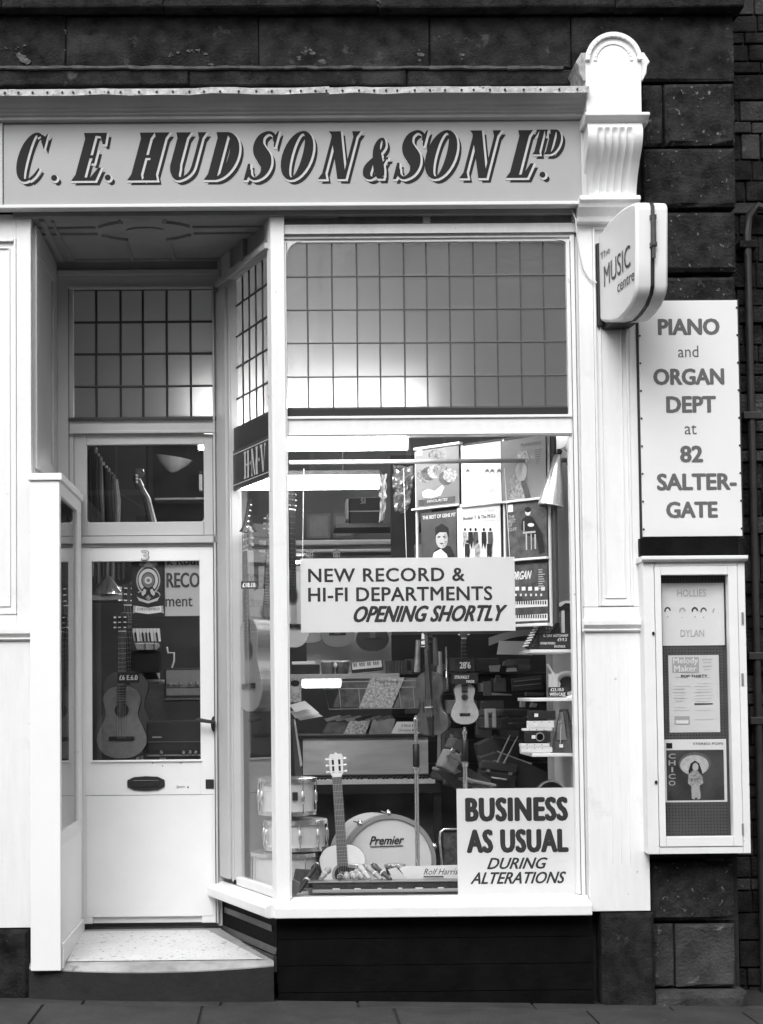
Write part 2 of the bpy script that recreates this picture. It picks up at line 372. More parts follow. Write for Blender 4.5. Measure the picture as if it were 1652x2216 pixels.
mesh('pipe_bend', MB(FP_).tube([(u0, v0, 0), (u0, v0+.12, .0), (u0+.01, v0+.22, .0), (u0+.06, v0+.28, 0), (u0+.25, v0+.22, 0), (u0+.45, v0+.1, 0)], .022, 8), DARK, dp, smooth=True)
# ------------------------------------------------------------------ shopfront
sf = thing('shopfront', 'white painted Victorian shopfront with grey lettered fascia, recessed door and leaded top lights', 'shopfront', (0, .3, 0))
ZSOF = 4.12
# fascia and cornice
FF = FY(-.08); fx0, fx1 = FF.uv(8, 350)[0], FF.uv(1257, 350)[0]
fz0, fz1 = FF.uv(620, 443)[1], FF.uv(620, 252)[1]
mesh('fascia_board', MB(FF).box(fx0, fx1, fz0, fz1, -.06, 0), FASC, sf)
mesh('fascia_bead', MB(FF).box(fx0-.4, fx1+.005, fz0-.012, fz0+.006, -.06, .018), mat('bead paint', .7, .4), sf, bevel=.003)
mesh('fascia_end_moulding', MB(FF).box(fx1+.0, fx1+.03, fz0+.008, fz1, -.06, .015).box(fx0-.03, fx0-.004, fz0+.008, fz1, -.05, .01), CORN, sf, bevel=.004)
mesh('fascia_board', MB(FF).box(fx0-.75, fx0-.034, fz0+.01, fz1, -.06, -.003), FASC, sf)
def zc(py): return FY(-.15).uv(640, py)[1]
pr = [(-.10, zc(252)), (.02, zc(252)), (.03, zc(249)), (.03, zc(243)), (.045, zc(241)), (.05, zc(236)), (.07, zc(234)), (.075, zc(229)), (.085, zc(227)), (.10, zc(222)), (.12, zc(213)), (.15, zc(205)), (.15, zc(202)), (-.10, zc(202))]
mesh('cornice', MB(FF).prism(pr, fx0-.75, fx1+.02, ax=0), CORN, sf, smooth=True)
# lead flashing with clout nails: slightly wavy strips
x = fx0-.75; k = 0; FL_ = FY(-.24)
za, zb = FL_.uv(640, 203)[1], FL_.uv(640, 189.5)[1]
while x < fx1+.01:
    w = min(random.uniform(.6, .9), fx1+.02-x); j = [random.uniform(-.005, .005) for _ in range(7)]
    mb = MB(FL_); mb.grid(lambda s, t: (x+w*s, za+(zb-za)*t+j[int(s*6)]*1.0, .004+(.004 if int(s*6) % 2 else 0)*(1-t)), 6, 1)
    mb.grid(lambda s, t: (x+w*s, zb+.004*t+j[int(s*6)], .004-.26*t), 6, 1)
    mesh('lead_flashing', mb, LEAD, sf); x += w
x = fx0-.7
while x < fx1:
    mesh('clout_nail', MB(FL_).ball((x, (za+zb)/2-.003, .010), .0065, 6, 4), DARK, sf); x += random.uniform(.055, .1)
# --- fascia lettering
def poly_out(P, e):
    n = len(P); A = sum(P[i][0]*P[(i+1) % n][1]-P[(i+1) % n][0]*P[i][1] for i in range(n))
    if A < 0: P = P[::-1]
    R = []
    for i in range(n):
        a, b, c = P[i-1], P[i], P[(i+1) % n]
        d1 = V3((b[0]-a[0], b[1]-a[1], 0)).normalized(); d2 = V3((c[0]-b[0], c[1]-b[1], 0)).normalized()
        n1 = V3((d1.y, -d1.x, 0)); n2 = V3((d2.y, -d2.x, 0)); m = (n1+n2); m = m/max(m.length, 1e-6); k = min(1/max(m.dot(n1), .4), 2.0)
        R.append((b[0]+m.x*e*k, b[1]+m.y*e*k))
    return R
def cr(P, n=6):
    out = []
    for i in range(len(P)-1):
        p0, p1, p2, p3 = P[max(i-1, 0)], P[i], P[i+1], P[min(i+2, len(P)-1)]
        for k in range(n):
            t = k/n
            out.append(tuple(.5*((2*b)+(-a+c)*t+(2*a-5*b+4*c-d)*t*t+(-a+3*b-3*c+d)*t**3) for a, b, c, d in zip(p0, p1, p2, p3)))
    out.append(P[-1]); return out
def stroke(P, e):   # P: (x, y, width) -> list of quads
    Q = cr(P); L = []; n = len(Q)
    for i in range(n):
        a, b = Q[max(i-1, 0)], Q[min(i+1, n-1)]; dx, dy = b[0]-a[0], b[1]-a[1]; l = math.hypot(dx, dy)+1e-9
        w = Q[i][2]/2+e; ox = oy = 0
        if i == 0: ox, oy = -dx/l*e, -dy/l*e
        if i == n-1: ox, oy = dx/l*e, dy/l*e
        L.append(((Q[i][0]+ox-dy/l*w, Q[i][1]+oy+dx/l*w), (Q[i][0]+ox+dy/l*w, Q[i][1]+oy-dx/l*w)))
    return ('strip', L)
def glyph(ch, w, e):   # cap height 1, width w; thick t, thin h
    t, h = .20, .045; S = []
    def q(*p): S.append(('poly', poly_out(list(p), e)))
    def stem(x, y0=0, y1=1, tt=t): q((x, y0), (x+tt, y0), (x+tt, y1), (x, y1))
    def serif(x, y, a=.055, b=.055, tt=t, up=True):
        s = 1 if up else -1; q((x-a, y), (x+tt+b, y), (x+tt+b*.6, y+s*.05), (x+tt, y+s*.12), (x, y+s*.12), (x-a*.6, y+s*.05))
    def ring(cx, cy, rx, ry, tk, th, a0=0, a1=360):
        L = []; n = 28
        for i in range(n+1):
            a = math.radians(a0+(a1-a0)*i/n); c, s = math.cos(a), math.sin(a)
            L.append(((cx+(rx+e)*c, cy+(ry+e)*s), (cx+(rx-tk-e)*c, cy+(ry-th-e)*s)))
        S.append(('strip', L))
    if ch == 'H':
        stem(0); stem(w-t); q((t*.5, .47), (w-t*.5, .47), (w-t*.5, .53), (t*.5, .53))
        for x in (0, w-t): serif(x, 0); serif(x, 1, up=False)
    elif ch == 'E':
        stem(0); serif(0, 0, b=0); serif(0, 1, b=0, up=False)
        q((t, 0), (w, 0), (w+.05, .27), (w-.01, .27), (w-.12, .07), (t, .06)); q((t, 1), (w-.02, 1), (w, .76), (w-.05, .76), (w-.14, .93), (t, .94))
        q((t, .47), (w-.16, .47), (w-.16, .53), (t, .53)); q((w-.18, .36), (w-.12, .36), (w-.12, .64), (w-.18, .64))
    elif ch == 'L':
        stem(0); serif(0, 1, up=False); serif(0, 0, b=0); q((t, 0), (w, 0), (w+.06, .30), (w-.01, .30), (w-.10, .07), (t, .06))
    elif ch == 'T':
        stem((w-t)/2); serif((w-t)/2, 0); q((-.02, 1), (w+.02, 1), (w+.02, .94), (-.02, .94)); q((-.04, .72), (.02, .72), (.10, .95), (-.0, .96)); q((w-.02, .72), (w+.04, .72), (w, .96), (w-.10, .95))
    elif ch == 'D':
        stem(0); serif(0, 0, b=0); serif(0, 1, b=0, up=False); ring(t*.8, .5, w-t*.8, .5, t, .06, -90, 90)
    elif ch == 'O': ring(w/2, .5, w/2, .515, t, .055)
    elif ch == 'C':
        ring(w*.52, .5, w*.52, .515, t, .055, 62, 296); q((w*.70, .93), (w*.80, .80), (w*.97, .66), (w*.97, 1.0), (w*.88, .93), (w*.76, .97)); S.append(stroke([(w*.72, .03, .06), (w*.88, .13, .06), (w*.98, .26, .04)], e))
    elif ch == 'U':
        stem(0, .3, 1); serif(0, 1, up=False); serif(w-h*1.6, 1, tt=h*1.6, up=False)
        S.append(stroke([(t/2, .32, t), (t/2+.03, .2, t*.95), (t*.9, .08, t*.6), (w*.5, .03, .07), (w*.74, .08, h*1.3), (w*.9, .2, h*1.6), (w-h*.8, .4, h*1.6), (w-h*.8, .97, h*1.6)], e))
    elif ch == 'N':
        stem(.0, 0, 1, h*1.5); serif(0, 0, tt=h*1.5); q((-.09, 1), (t*.8, 1), (w-.0, .0), (w-t*.85, 0), (-.02, .93)); stem(w-h*1.5, 0, 1, h*1.5); serif(w-h*1.5, 1, tt=h*1.5, up=False)
    elif ch == 'M':
        stem(.0, 0, 1, h*1.5); serif(0, 0, tt=h*1.5); q((-.05, 1), (t*.8, 1), (w*.5+.05, .0), (w*.5-.05, 0)); q((w-.12, 1), (w-.06, 1), (w*.5+.05, 0), (w*.5, 0)); stem(w-t, 0, 1); serif(w-t, 0); serif(w-t, 1, up=False)
    elif ch == 'V':
        q((0, 1), (t, 1), (w*.5+.06, 0), (w*.5-.06, 0)); q((w-.1, 1), (w-.02, 1), (w*.5+.05, 0), (w*.5, 0)); serif(0, 1, up=False); serif(w-.11, 1, tt=.09, up=False)
    elif ch == 'S':
        S.append(stroke([(w*.92, .80, .05), (w*.82, .93, .06), (w*.52, .985, .06), (w*.22, .90, .13), (w*.17, .74, .20), (w*.34, .59, .26), (w*.66, .43, .27), (w*.83, .27, .20), (w*.76, .11, .13), (w*.46, .015, .06), (w*.18, .07, .06), (w*.07, .2, .05)], e))
        q((w*.84, .88), (w*.98, .68), (w*1.03, .68), (w*1.03, 1.01), (w*.97, 1.01)); q((-.04, -.01), (.02, -.01), (w*.15, .12), (w*.02, .33), (-.04, .33))
    elif ch == '&':
        S.append(stroke([(w*1.0, .50, .04), (w*.88, .34, .06), (w*.70, .12, .06), (w*.42, .02, .07), (w*.14, .10, .16), (w*.08, .27, .2), (w*.24, .44, .12), (w*.55, .62, .06), (w*.68, .78, .09), (w*.56, .95, .06), (w*.36, .93, .10), (w*.30, .75, .16), (w*.5, .48, .22), (w*.78, .2, .24), (w*.98, .04, .16)], e)); q((w*.85, .47), (w*1.12, .47), (w*1.12, .52), (w*.85, .52)); q((w*.8, 0), (w*1.15, 0), (w*1.15, .05), (w*.8, .05))
    elif ch == '.': ring(w/2, w/2, w/2, w/2, w/2-.002+(-e if e > 0 else 0), w/2-.002+(-e if e > 0 else 0))
    return S
def put_letter(F, ch, u, v, hgt, w, shear, e, d, m, par, name='lettering', sx=1):
    mb = MB(F); k = 0
    for kind, P in glyph(ch, w, e):
        k += 1; dd = d+k*.0001
        f = lambda q: (u+(q[0]+q[1]*shear)*hgt*sx, v+q[1]*hgt, dd)
        if kind == 'poly': mb.add([f(q) for q in P], [tuple(range(len(P)))])
        else:
            n = len(P)
            for i in range(n-1):
                dd = d+k*.0001+i*.000012; mb.add([f(P[i][0]), f(P[i+1][0]), f(P[i+1][1]), f(P[i][1])], [(0, 1, 2, 3)])
    return mesh(name, mb, m, par)
base = FF.uv(640, 388)[1]; capm = 106/419.0
Z2 = FF.uv(1190, 334)[1]
LET = [('C', 25, 54, 0, 1), ('.', 111, 13, 0, 1), ('E', 160, 47, 0, 1), ('.', 227, 13, 0, 1), ('H', 281, 54, 0, 1), ('U', 360, 55, 0, 1), ('D', 447, 56, 0, 1), ('S', 532, 44, 0, 1), ('O', 597, 66, 0, 1),
       ('N', 694, 55, 0, 1), ('&', 787, 38, 0, .86), ('S', 855, 44, 0, 1), ('O', 909, 66, 0, 1), ('N', 1000, 54, 0, 1), ('L', 1101, 41, 0, 1), ('T', 1150, 23, 1, .52), ('D', 1181, 27, 1, .52), ('.', 1168, 13, 0, 1)]
for ch, px, wpx, up, sc in LET:
    u = FF.uv(px, 388)[0]; hg = capm*sc; v = Z2 if up else base; w = wpx/419.0/hg; sh = .27 if ch != '.' else 0
    dx, dy = 9.0/419, -9.5/419
    put_letter(FF, ch, u+dx, v+dy, hg, w, sh, .004, .0012, INK, sf)
    put_letter(FF, ch, u+dx*.30, v+dy*.30, hg, w, sh, .020, .0030, HILITE, sf)
    put_letter(FF, ch, u, v, hg, w, sh, 0, .0048, INK, sf)
# --- console bracket (right) ------------------------------------------------
xa, xb = xx(1271, 300, -.2), xx(1391, 300, -.2); FC = F0
zt0, zt1 = FY(-.3).uv(1340, 230)[1], FY(-.3).uv(1340, 115)[1]
cxm = (xa+xb)/2; rad = (xb-xa)/2
arch = [(xa, zt0), (xb, zt0), (xb, zt1)] + [(cxm+rad*math.cos(math.radians(a)), zt1+rad*1.0*math.sin(math.radians(a))) for a in range(0, 181, 15)]
mesh('console_cap', MB(FC).prism(arch, -.1, .20), WHITE2, sf, bevel=.006)
ring = MB(FC)
for r0, r1, d in ((.86, 1.03, .22), (.60, .72, .206)):
    P = [(cxm+rad*r1*math.cos(math.radians(a)), zt1+rad*r1*math.sin(math.radians(a))) for a in range(0, 181, 12)]
    Q = [(cxm+rad*r0*math.cos(math.radians(a)), zt1+rad*r0*math.sin(math.radians(a))) for a in range(0, 181, 12)]
    for i in range(len(P)-1): ring.prism([P[i], P[i+1], Q[i+1], Q[i]], .16 if r0 > .8 else .19, d)
mesh('arch_moulding', ring, WHITE2, sf, bevel=.003)
for s in (0, 1):
    e = MB(FC); X0 = xb if s else xa; g = 1 if s else -1
    e.prism([(X0-.02*g, zt1+.05), (X0+.02*g, zt1+.05), (X0+.05*g, zt1+.0), (X0+.035*g, zt1-.02), (X0+.03*g, zt1-.06), (X0+.01*g, zt1-.10), (X0-.02*g, zt1-.10)], -.08, .19)
    mesh('console_ear', e, WHITE if s else mat('weathered paint', .3, .7, .5, 30), sf, bevel=.004)
lp = [(-.05, zt0), (.22, zt0), (.25, zt0-.012), (.25, zt0-.026), (.22, zt0-.04), (.205, zt0-.055), (-.05, zt0-.055)]
mesh('console_ledge', MB(FC).prism(lp, xa-.015, xb+.03, ax=0), WHITE2, sf, bevel=.003)
zc0, zc1 = FY(-.1).uv(1330, 428)[1], zt0-.055
dep = lambda t: .05+.16*(0.5-0.5*math.cos(math.pi*min(1, t*1.0)))**.9 - .03*math.sin(math.pi*t*2)*(1 if t > .5 else .3)
def cons(s, t):
    v = zc0+(zc1-zc0)*t; d = dep(t); g = 0
    if .08 < t < .93:
        ph = ((s-.14)/.72)*5
        if 0 <= ph < 5: g = .022*max(0, math.sin(math.pi*(ph % 1)))**.7*min(1, (t-.08)/.05)*min(1, (.93-t)/.05)
    return (xa+.012+(xb-xa-.024)*s, v, d-g)
mesh('console_scroll', MB(FC).grid(cons, 60, 30), WHITE2, sf, smooth=True)
sd = [(-.05, zc0)] + [(dep(i/20)-.002, zc0+(zc1-zc0)*i/20) for i in range(21)] + [(-.05, zc1)]
for xq in (xa+.002, xb-.012): mesh('console_cheek', MB(FC).prism(sd, xq, xq+.010, ax=0), WHITE, sf)
zb0 = zc0-.11
bm = [(-.04, zc0+.005), (.13, zc0+.005), (.14, zc0-.005), (.14, zc0-.02), (.12, zc0-.03), (.11, zc0-.05), (.08, zc0-.07), (.06, zc0-.085), (.05, zb0), (-.04, zb0)]
mesh('pilaster_capital', MB(FC).prism(bm, xa-.03, xb+.0, ax=0), WHITE, sf, bevel=.003)
# --- pilasters
def pilaster(x0, x1, zbot, ztop, zcap, px0, px1, pz0, pz1):
    mb = MB(F0).box(x0, x1, zbot, ztop, -.12, -.015).box(x0, px0, zcap, ztop, -.014, 0).box(px1, x1, zcap, ztop, -.014, 0).box(px0, px1, zcap, pz0, -.014, 0).box(px0, px1, pz1, ztop, -.014, 0).box(x0, x1, zbot, zcap, -.014, .008)
    mesh('pilaster', mb, WHITE, sf, bevel=.003)
    w = .012; m = MB(F0); q = (px0+.001, px1-.001, pz0+.001, pz1-.001)
    m.box(q[0], q[0]+w, q[2], q[3], -.014, .006).box(q[1]-w, q[1], q[2], q[3], -.014, .006).box(q[0]+w, q[1]-w, q[2], q[2]+w, -.014, .006).box(q[0]+w, q[1]-w, q[3]-w, q[3], -.014, .006)
    w2 = .012; a = q[0]+w+.022; b = q[1]-w-.022; c = q[2]+w+.03; d = q[3]-w-.03
    m.box(a, a+.006, c, d, -.014, -.006).box(b-.006, b, c, d, -.014, -.006).box(a+.006, b-.006, c, c+.006, -.014, -.006).box(a+.006, b-.006, d-.006, d, -.014, -.006)
    mesh('pilaster_panel_moulding', m, WHITE, sf, bevel=.003)
    cp = [(-.02, zcap-.03), (.02, zcap-.03), (.03, zcap-.022), (.02, zcap-.014), (.03, zcap-.006), (.045, zcap+.005), (.045, zcap+.03), (.03, zcap+.036), (-.02, zcap+.036)]
    mesh('dado_moulding', MB(F0).prism(cp, x0-.012, x1+.012, ax=0), WHITE, sf, bevel=.003)
    fl = MB(F0)
    for k in range(3):
        xm = px0+(px1-px0)*(k+1)/4; fl.tube([(xm, zbot+.25, .008), (xm, zcap-.12, .008)], .003, 8)
    mesh('pilaster_reeding', fl, WHITE, sf, smooth=True)
xpl, xpr = xx(1258, 900), xx(1393, 1200)
pilaster(xpl, xpr, zz(1972, 1330), ZSOF+.3, zz(1355, 1330), xx(1289, 900), xx(1364, 900), zz(1312, 1330), zz(490, 1330))
pilaster(-2.05, xx(68, 1200), zz(2008, 30), ZSOF+.02, zz(1374, 30), -1.93, xx(36, 1000), zz(1330, 30), zz(517, 20))
for a, b, y in ((xpl+.055, xpr+.012, 1975), (-2.06, xx(64, 1900), 2011)):
    rock(F0, (a, b, -.08, zz(y, 1340 if a > 0 else 30)), -.15, .03, .008, SOOT, wall, True)
# --- main window
FW = FY(.03); wz1 = ZSOF
fr = MB(FW)
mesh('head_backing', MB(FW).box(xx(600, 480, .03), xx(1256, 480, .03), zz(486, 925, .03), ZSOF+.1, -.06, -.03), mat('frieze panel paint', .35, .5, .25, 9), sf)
def bar(px, d0=-.05, d1=0.0, name='window_frame', m=WHITE, F=FW, bv=.003): return mesh(name, MB(F).bx(px, d0, d1), m, sf, bevel=bv)
bar((592, 440, 612, 486)); bar((916, 452, 932, 484), d1=-.006); bar((1238, 445, 1256, 486)); bar((612, 440, 1238, 453), d1=-.008)
bar((594, 484, 1254, 506), d1=.012); bar((607, 506, 1242, 514), d1=-.004, d0=-.06); bar((607, 514, 1242, 521), d1=-.018, d0=-.06)
bar((1238, 521, 1246, 1936), d1=-.008, d0=-.07); bar((1246, 506, 1256, 1960), d1=.0, d0=-.07); bar((1256, 506, 1262, 1966), d1=-.012, d0=-.07)
bar((622, 905, 1238, 940), d1=-.004, d0=-.055); bar((622, 899, 1238, 905), d1=.008, d0=-.05); bar((622, 881, 1238, 898), d1=-.03, d0=-.048, m=EBONY, name='blind_slot', bv=0)
bar((622, 937, 1238, 943), d1=.004, d0=-.05)
# leaded light: panes and cames
FG = FY(.075)
cols = [621, 666, 720, 773, 823, 875, 924, 974, 1026, 1077, 1128, 1178, 1236]; rows = [521, 597, 669, 741, 814, 882]
lw = mesh('leaded_window', MB(FG).bx((619, 519, 1238, 523), -.004, .004).bx((619, 880, 1238, 884), -.004, .004), CAMEL, sf)
FROST = frosted('obscured glass', .045, .17); FROST2 = frosted('obscured door glass', .08, .20)
def leaded(F, U, V, fm, cm, parent, warp=.0, cr_=.0045):
    for i in range(len(U)-1):
        for j in range(len(V)-1):
            q = [random.uniform(-.0022, .0022) for _ in range(4)]; u0, u1, v0, v1 = min(U[i], U[i+1]), max(U[i], U[i+1]), min(V[j], V[j+1]), max(V[j], V[j+1])
            mesh('pane', MB(F).add([(u0, v0, q[0]), (u1, v0, q[1]), (u1, v1, q[2]), (u0, v1, q[3])], [(0, 1, 2, 3)]), fm, parent)
    a, b = min(V), max(V)
    for u in U[1:-1]: mesh('lead_came', MB(F).tube([(u, a, .002), (u+random.uniform(-warp, warp), a+(b-a)*.3, .003), (u+random.uniform(-warp, warp), a+(b-a)*.7, .002), (u, b, .002)], cr_, 6), cm, parent, smooth=True)
    a, b = min(U), max(U)
    for v in V[1:-1]: mesh('lead_came', MB(F).tube([(a, v, .003), ((a+b)/2, v+random.uniform(-warp, warp), .004), (b, v, .003)], cr_*1.07, 6), cm, parent, smooth=True)
leaded(FG, [FG.uv(c, 700)[0] for c in cols], [FG.uv(925, r)[1] for r in rows], FROST, CAMEL, lw, .002)
for s in (0, 1):     # rounded corners of the top light
    cx, cy = (FW.uv(1208, 520) if s else FW.uv(652, 520)); e = FW.uv(1239, 520)[0] if s else FW.uv(621, 520)[0]; r = abs(e-cx)*1.02; top = FW.uv(925, 520)[1]+.004
    P = [(e, top), (e, top-r)] + [(cx+(1 if s else -1)*r*math.cos(math.radians(a))*.98, top-r+r*math.sin(math.radians(a))*.98) for a in range(0, 91, 10)]
    mesh('corner_spandrel', MB(FW).prism(P, -.045, -.012), WHITE, sf)
# corner post
c0 = (xx(592, 1200, .0), 0.0); cr_ = xx(622, 1200)
post = [(c0[0], 0), (cr_, 0), (cr_, -.085), (c0[0]+.012, -.085), (c0[0]-.022, -.06)]
mesh('corner_post', MB(F0).prism([(p[0], p[1]) for p in post], zz(1965, 600), ZSOF+.02, ax=1), WHITE, sf, bevel=.004)
mesh('post_bead', MB(F0).box(cr_, cr_+.008, zz(1945, 620), zz(520, 620), -.08, -.012), WHITE, sf, bevel=.002)
# main pane
pg = MB(FY(.075)).bx((621, 940, 1244, 1945), -.006, 0); mesh('shop_window_pane', pg, GLASS, sf)
# sill
zs = zz(1942, 925, .03)
sp_ = [(-.12, zs-.03), (-.06, zs+.004), (-.02, zs), (-.02, zs-.008), (.04, zs-.02), (.085, zs-.026), (.092, zs-.034), (.092, zs-.085), (.07, zs-.09), (-.12, zs-.09)]
XC1 = xx(1283, 1970, -.08)
pts = [(q[0], q[1]) for q in sp_]
mesh('window_sill', MB(F0).prism(pts, c0[0]-.01, xx(1281, 1970, -.07), ax=0), mat('peeling sill paint', .82, .45, .05, 5, .1, 40, spots=[(9, .70, .2, .02), (45, .70, .3, .03)]), sf, bevel=.004)
# stallriser: boards with narrow joints
zt = zs-.092; X0, X1 = c0[0]+.005, xx(1284, 2080)
jz = [zt] + [zz(y, 925) for y in (2030, 2088, 2146)] + [-.03]
for a, b in zip(jz[1:], jz[:-1]): mesh('stallriser_board', MB(F0).box(X0, X1, a+.0018, b-.0018, -.03, -.002+random.uniform(-.001, .001)), BLACKP, sf)
mesh('stallriser_backing', MB(F0).box(X0, X1, -.05, zt, -.08, -.031), mat('pale joint', .06, .8), sf)
# --- angled return window beside the door
YD = .85; ZFL = .262
FA = Frame((c0[0], 0, 0), (.344, -.939, 0), (0, 0, 1)); LA = -.905
def abar(u0, u1, v0, v1, d0, d1, name='window_frame', m=LOBBY, bv=.003): return mesh(name, MB(FA).box(u0, u1, v0, v1, d0, d1), m, sf, bevel=bv)
u_gl, u_gr = FA.uv(504, 1400)[0], FA.uv(589, 1400)[0]
zA = [zz(y, 600) for y in (520, 597, 669, 741, 814, 882)]
zhb, zht = FA.uv(589, 1026)[1], FA.uv(589, 936)[1]
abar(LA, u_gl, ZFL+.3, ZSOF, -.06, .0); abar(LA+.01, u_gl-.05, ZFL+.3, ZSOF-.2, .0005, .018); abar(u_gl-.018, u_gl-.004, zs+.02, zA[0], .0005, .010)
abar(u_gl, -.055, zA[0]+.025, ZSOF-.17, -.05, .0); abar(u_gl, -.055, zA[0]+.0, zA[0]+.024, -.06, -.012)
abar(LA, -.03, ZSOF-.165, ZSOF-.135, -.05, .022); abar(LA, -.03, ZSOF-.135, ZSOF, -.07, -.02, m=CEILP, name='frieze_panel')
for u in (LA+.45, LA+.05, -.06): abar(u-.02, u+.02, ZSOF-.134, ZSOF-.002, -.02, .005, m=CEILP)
abar(u_gl, -.03, zht+.001, zA[-1]-.0, -.06, -.015, m=EBONY, name='blind_slot')
al = mesh('leaded_window', MB(FA).box(u_gl, u_gr+.03, zA[-1]-.004, zA[-1]+.004, -.05, -.035), CAME, sf)
U6 = [u_gl+(u_gr+.02-u_gl)*i/6 for i in range(7)]
FAg = Frame(FA.p(0, 0, -.04), FA.U, FA.V); leaded(FAg, U6, zA, FROST, CAME, al, .001, .006)
P = [(u_gl, zA[0]+.005), (u_gl, zA[0]-.09)] + [(u_gl+.075-.075*math.cos(math.radians(a)), zA[0]-.09+.09*math.sin(math.radians(a))) for a in range(0, 91, 15)]
mesh('corner_spandrel', MB(FA).prism(P, -.035, -.012), LOBBY, sf)
# name board over the return pane
nb = mesh('name_board', MB(FA).box(u_gl+.001, -.028, zhb, zht, -.035, -.01), mat('name board paint', .045, .4, .2, 20), sf)
for v in (zhb+.022, zht-.022): mesh('gilt_line', MB(FA).box(u_gl+.003, -.03, v-.0025, v+.0025, -.01, -.0085), HILITE, sf)
ua, va = FA.uv(549, 1098)[0], 0
for ch, a, b in (('H', 549.5, 561), ('.', 564, 567), ('M', 575, 595), ('.', 0, 0), ('V', 0, 0)):
    pass
zl0, zl1 = FA.uv(560, 1025)[1]-.03, FA.uv(560, 1025)[1]+.17
hgt_ = .15; hv = (zhb+zht)/2-.075; tu = FA.uv(526, 1000)[0]; sx_ = (FA.uv(577, 985)[0]-tu)/(3.15*hgt_)
for ch, w, sx in (('H', .62, 1), ('.', .14, 1), ('M', .8, 1), ('.', .14, 1), ('V', .66, 1)):
    put_letter(FA, ch, tu, hv+(.065 if ch == '.' else 0), hgt_, w, 0, 0, -.008, HILITE, sf, sx=sx_); tu += (w+.12)*hgt_*sx_
abar(u_gl, -.05, zs+.0, zs+.045, -.055, -.01, m=WHITE)
mesh('return_window_pane', MB(FA).box(u_gl+.001, -.045, zs+.02, zhb+.02, -.046, -.041), GLASS, sf)
# angled sill and stallriser
asill = [(-.10, zs-.03), (-.0, zs+.0), (.03, zs-.012), (.075, zs-.026), (.082, zs-.034), (.082, zs-.08), (.06, zs-.088), (-.10, zs-.088)]
mesh('window_sill', MB(FA).prism(asill, LA-.02, .052, ax=0), WHITE, sf, bevel=.004)
mesh('stallriser_board', MB(FA).box(LA, -.004, 0.1, zs-.09, -.06, 0), BLACKP, sf)
m_ = MB(FA); m_.box(LA+.05, -.06, .36, zs-.14, 0.001, .006); m_.box(LA, .0, .16, .245, .001, .02).prism([(0, .25), (.014, .25), (.0, .285)], LA, 0, ax=0)
mesh('stallriser_moulding', m_, mat('worn black paint', .03, .35, .5, 14), sf, bevel=.003)

SHADE_GRM = mat('painted joint shade and dirt', .10, .8, .5, 30)  # thin dark strips along mouldings: crease shade painted in, together with dirt
def shade_grime(F, px, d): mesh('shade_grime_line', MB(F).bx(px, d-.004, d+.0006), SHADE_GRM, sf)
for x, y0, y1, d in ((606.8, 514, 1936, -.0), (1246.4, 521, 1950, .0), (1256.5, 506, 1960, .0), (594.5, 486, 506, .012)): shade_grime(FW, (x-.6, y0, x+.6, y1), d)
for y, x0, x1, d in ((506, 596, 1254, .0125), (484.5, 596, 1254, .0125), (940.5, 622, 1238, .0045)): shade_grime(FW, (x0, y-.7, x1, y+.7), d)
for y in (1313, 1343, 1366): shade_grime(F0, (1262, y-.5, 1392, y+.5), .0)
# ------------------------------------------------------------------ lobby
XL = xx(72, 1200)                     # left cheek of the opening
sh = MB(F0)
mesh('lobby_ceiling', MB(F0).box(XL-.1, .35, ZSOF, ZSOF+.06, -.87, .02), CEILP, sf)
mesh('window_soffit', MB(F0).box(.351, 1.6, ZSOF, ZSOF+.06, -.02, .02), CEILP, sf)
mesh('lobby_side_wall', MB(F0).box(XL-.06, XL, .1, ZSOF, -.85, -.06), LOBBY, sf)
FS1 = Frame((XL, 0, 0), (0, 1, 0), (0, 0, 1))      # faces +X
for a, b, c, d in ((.06, .16, 2.8, ZSOF-.02), (.70, .84, 2.8, ZSOF-.02), (.16, .70, ZSOF-.16, ZSOF-.02), (.16, .70, 2.8, 2.9)):
    mesh('side_wall_rail', MB(FS1).box(a, b, c, d, .0, .014), LOBBY, sf, bevel=.003)
mesh('ceiling_cornice', MB(F0).prism([(-.0, ZSOF-.001), (-.85, ZSOF-.001), (-.85, ZSOF-.002), (-.0, ZSOF-.002)], XL, .3, ax=0), CEILP, sf)
FCe = Frame((0, 0, ZSOF-.001), (1, 0, 0), (0, -1, 0))
cc = FCe.uv(314, 497); cu, cv = cc
def cst(a, b, c, d, n='ceiling_moulding'): mesh(n, MB(FCe).box(a, b, c, d, 0, .014), CEILP, sf, bevel=.004)
for s in (-1, 1):
    cst(cu+s*.12-.008, cu+s*.12+.008, cv+.17, min(cv+.30, -.03)); cst(cu+s*.12-.008, cu+s*.12+.008, -.80, cv-.17)
    for t in (-.06, .06): cst(*sorted((cu+s*.26, cu+s*.66)), cv+t-.007, cv+t+.007)
for a0, a1 in ((25, 65), (115, 155), (205, 245), (295, 335)):
    P = [(cu+.27*math.cos(math.radians(a)), cv+.19*math.sin(math.radians(a))) for a in range(a0, a1+1, 5)]; Q = [(cu+.25*math.cos(math.radians(a)), cv+.175*math.sin(math.radians(a))) for a in range(a0, a1+1, 5)]
    m = MB(FCe)
    for i in range(len(P)-1): m.prism([P[i], P[i+1], Q[i+1], Q[i]], 0, .016)
    mesh('ceiling_moulding', m, CEILP, sf)
mesh('ceiling_boss', MB(FCe).lathe([(.10, 0), (.10, .01), (.06, .022)], (cu, cv, 0), ax=2, n=20, sx=1, sy=.6), CEILP, sf, smooth=True)
for a, b, c, d in ((XL+.03, XL+.06, -.82, -.02), (XL+.09, XL+.105, -.80, -.04), (XL+.12, .1, -.815, -.80)): cst(a, b, c, d)
FD = FY(YD)
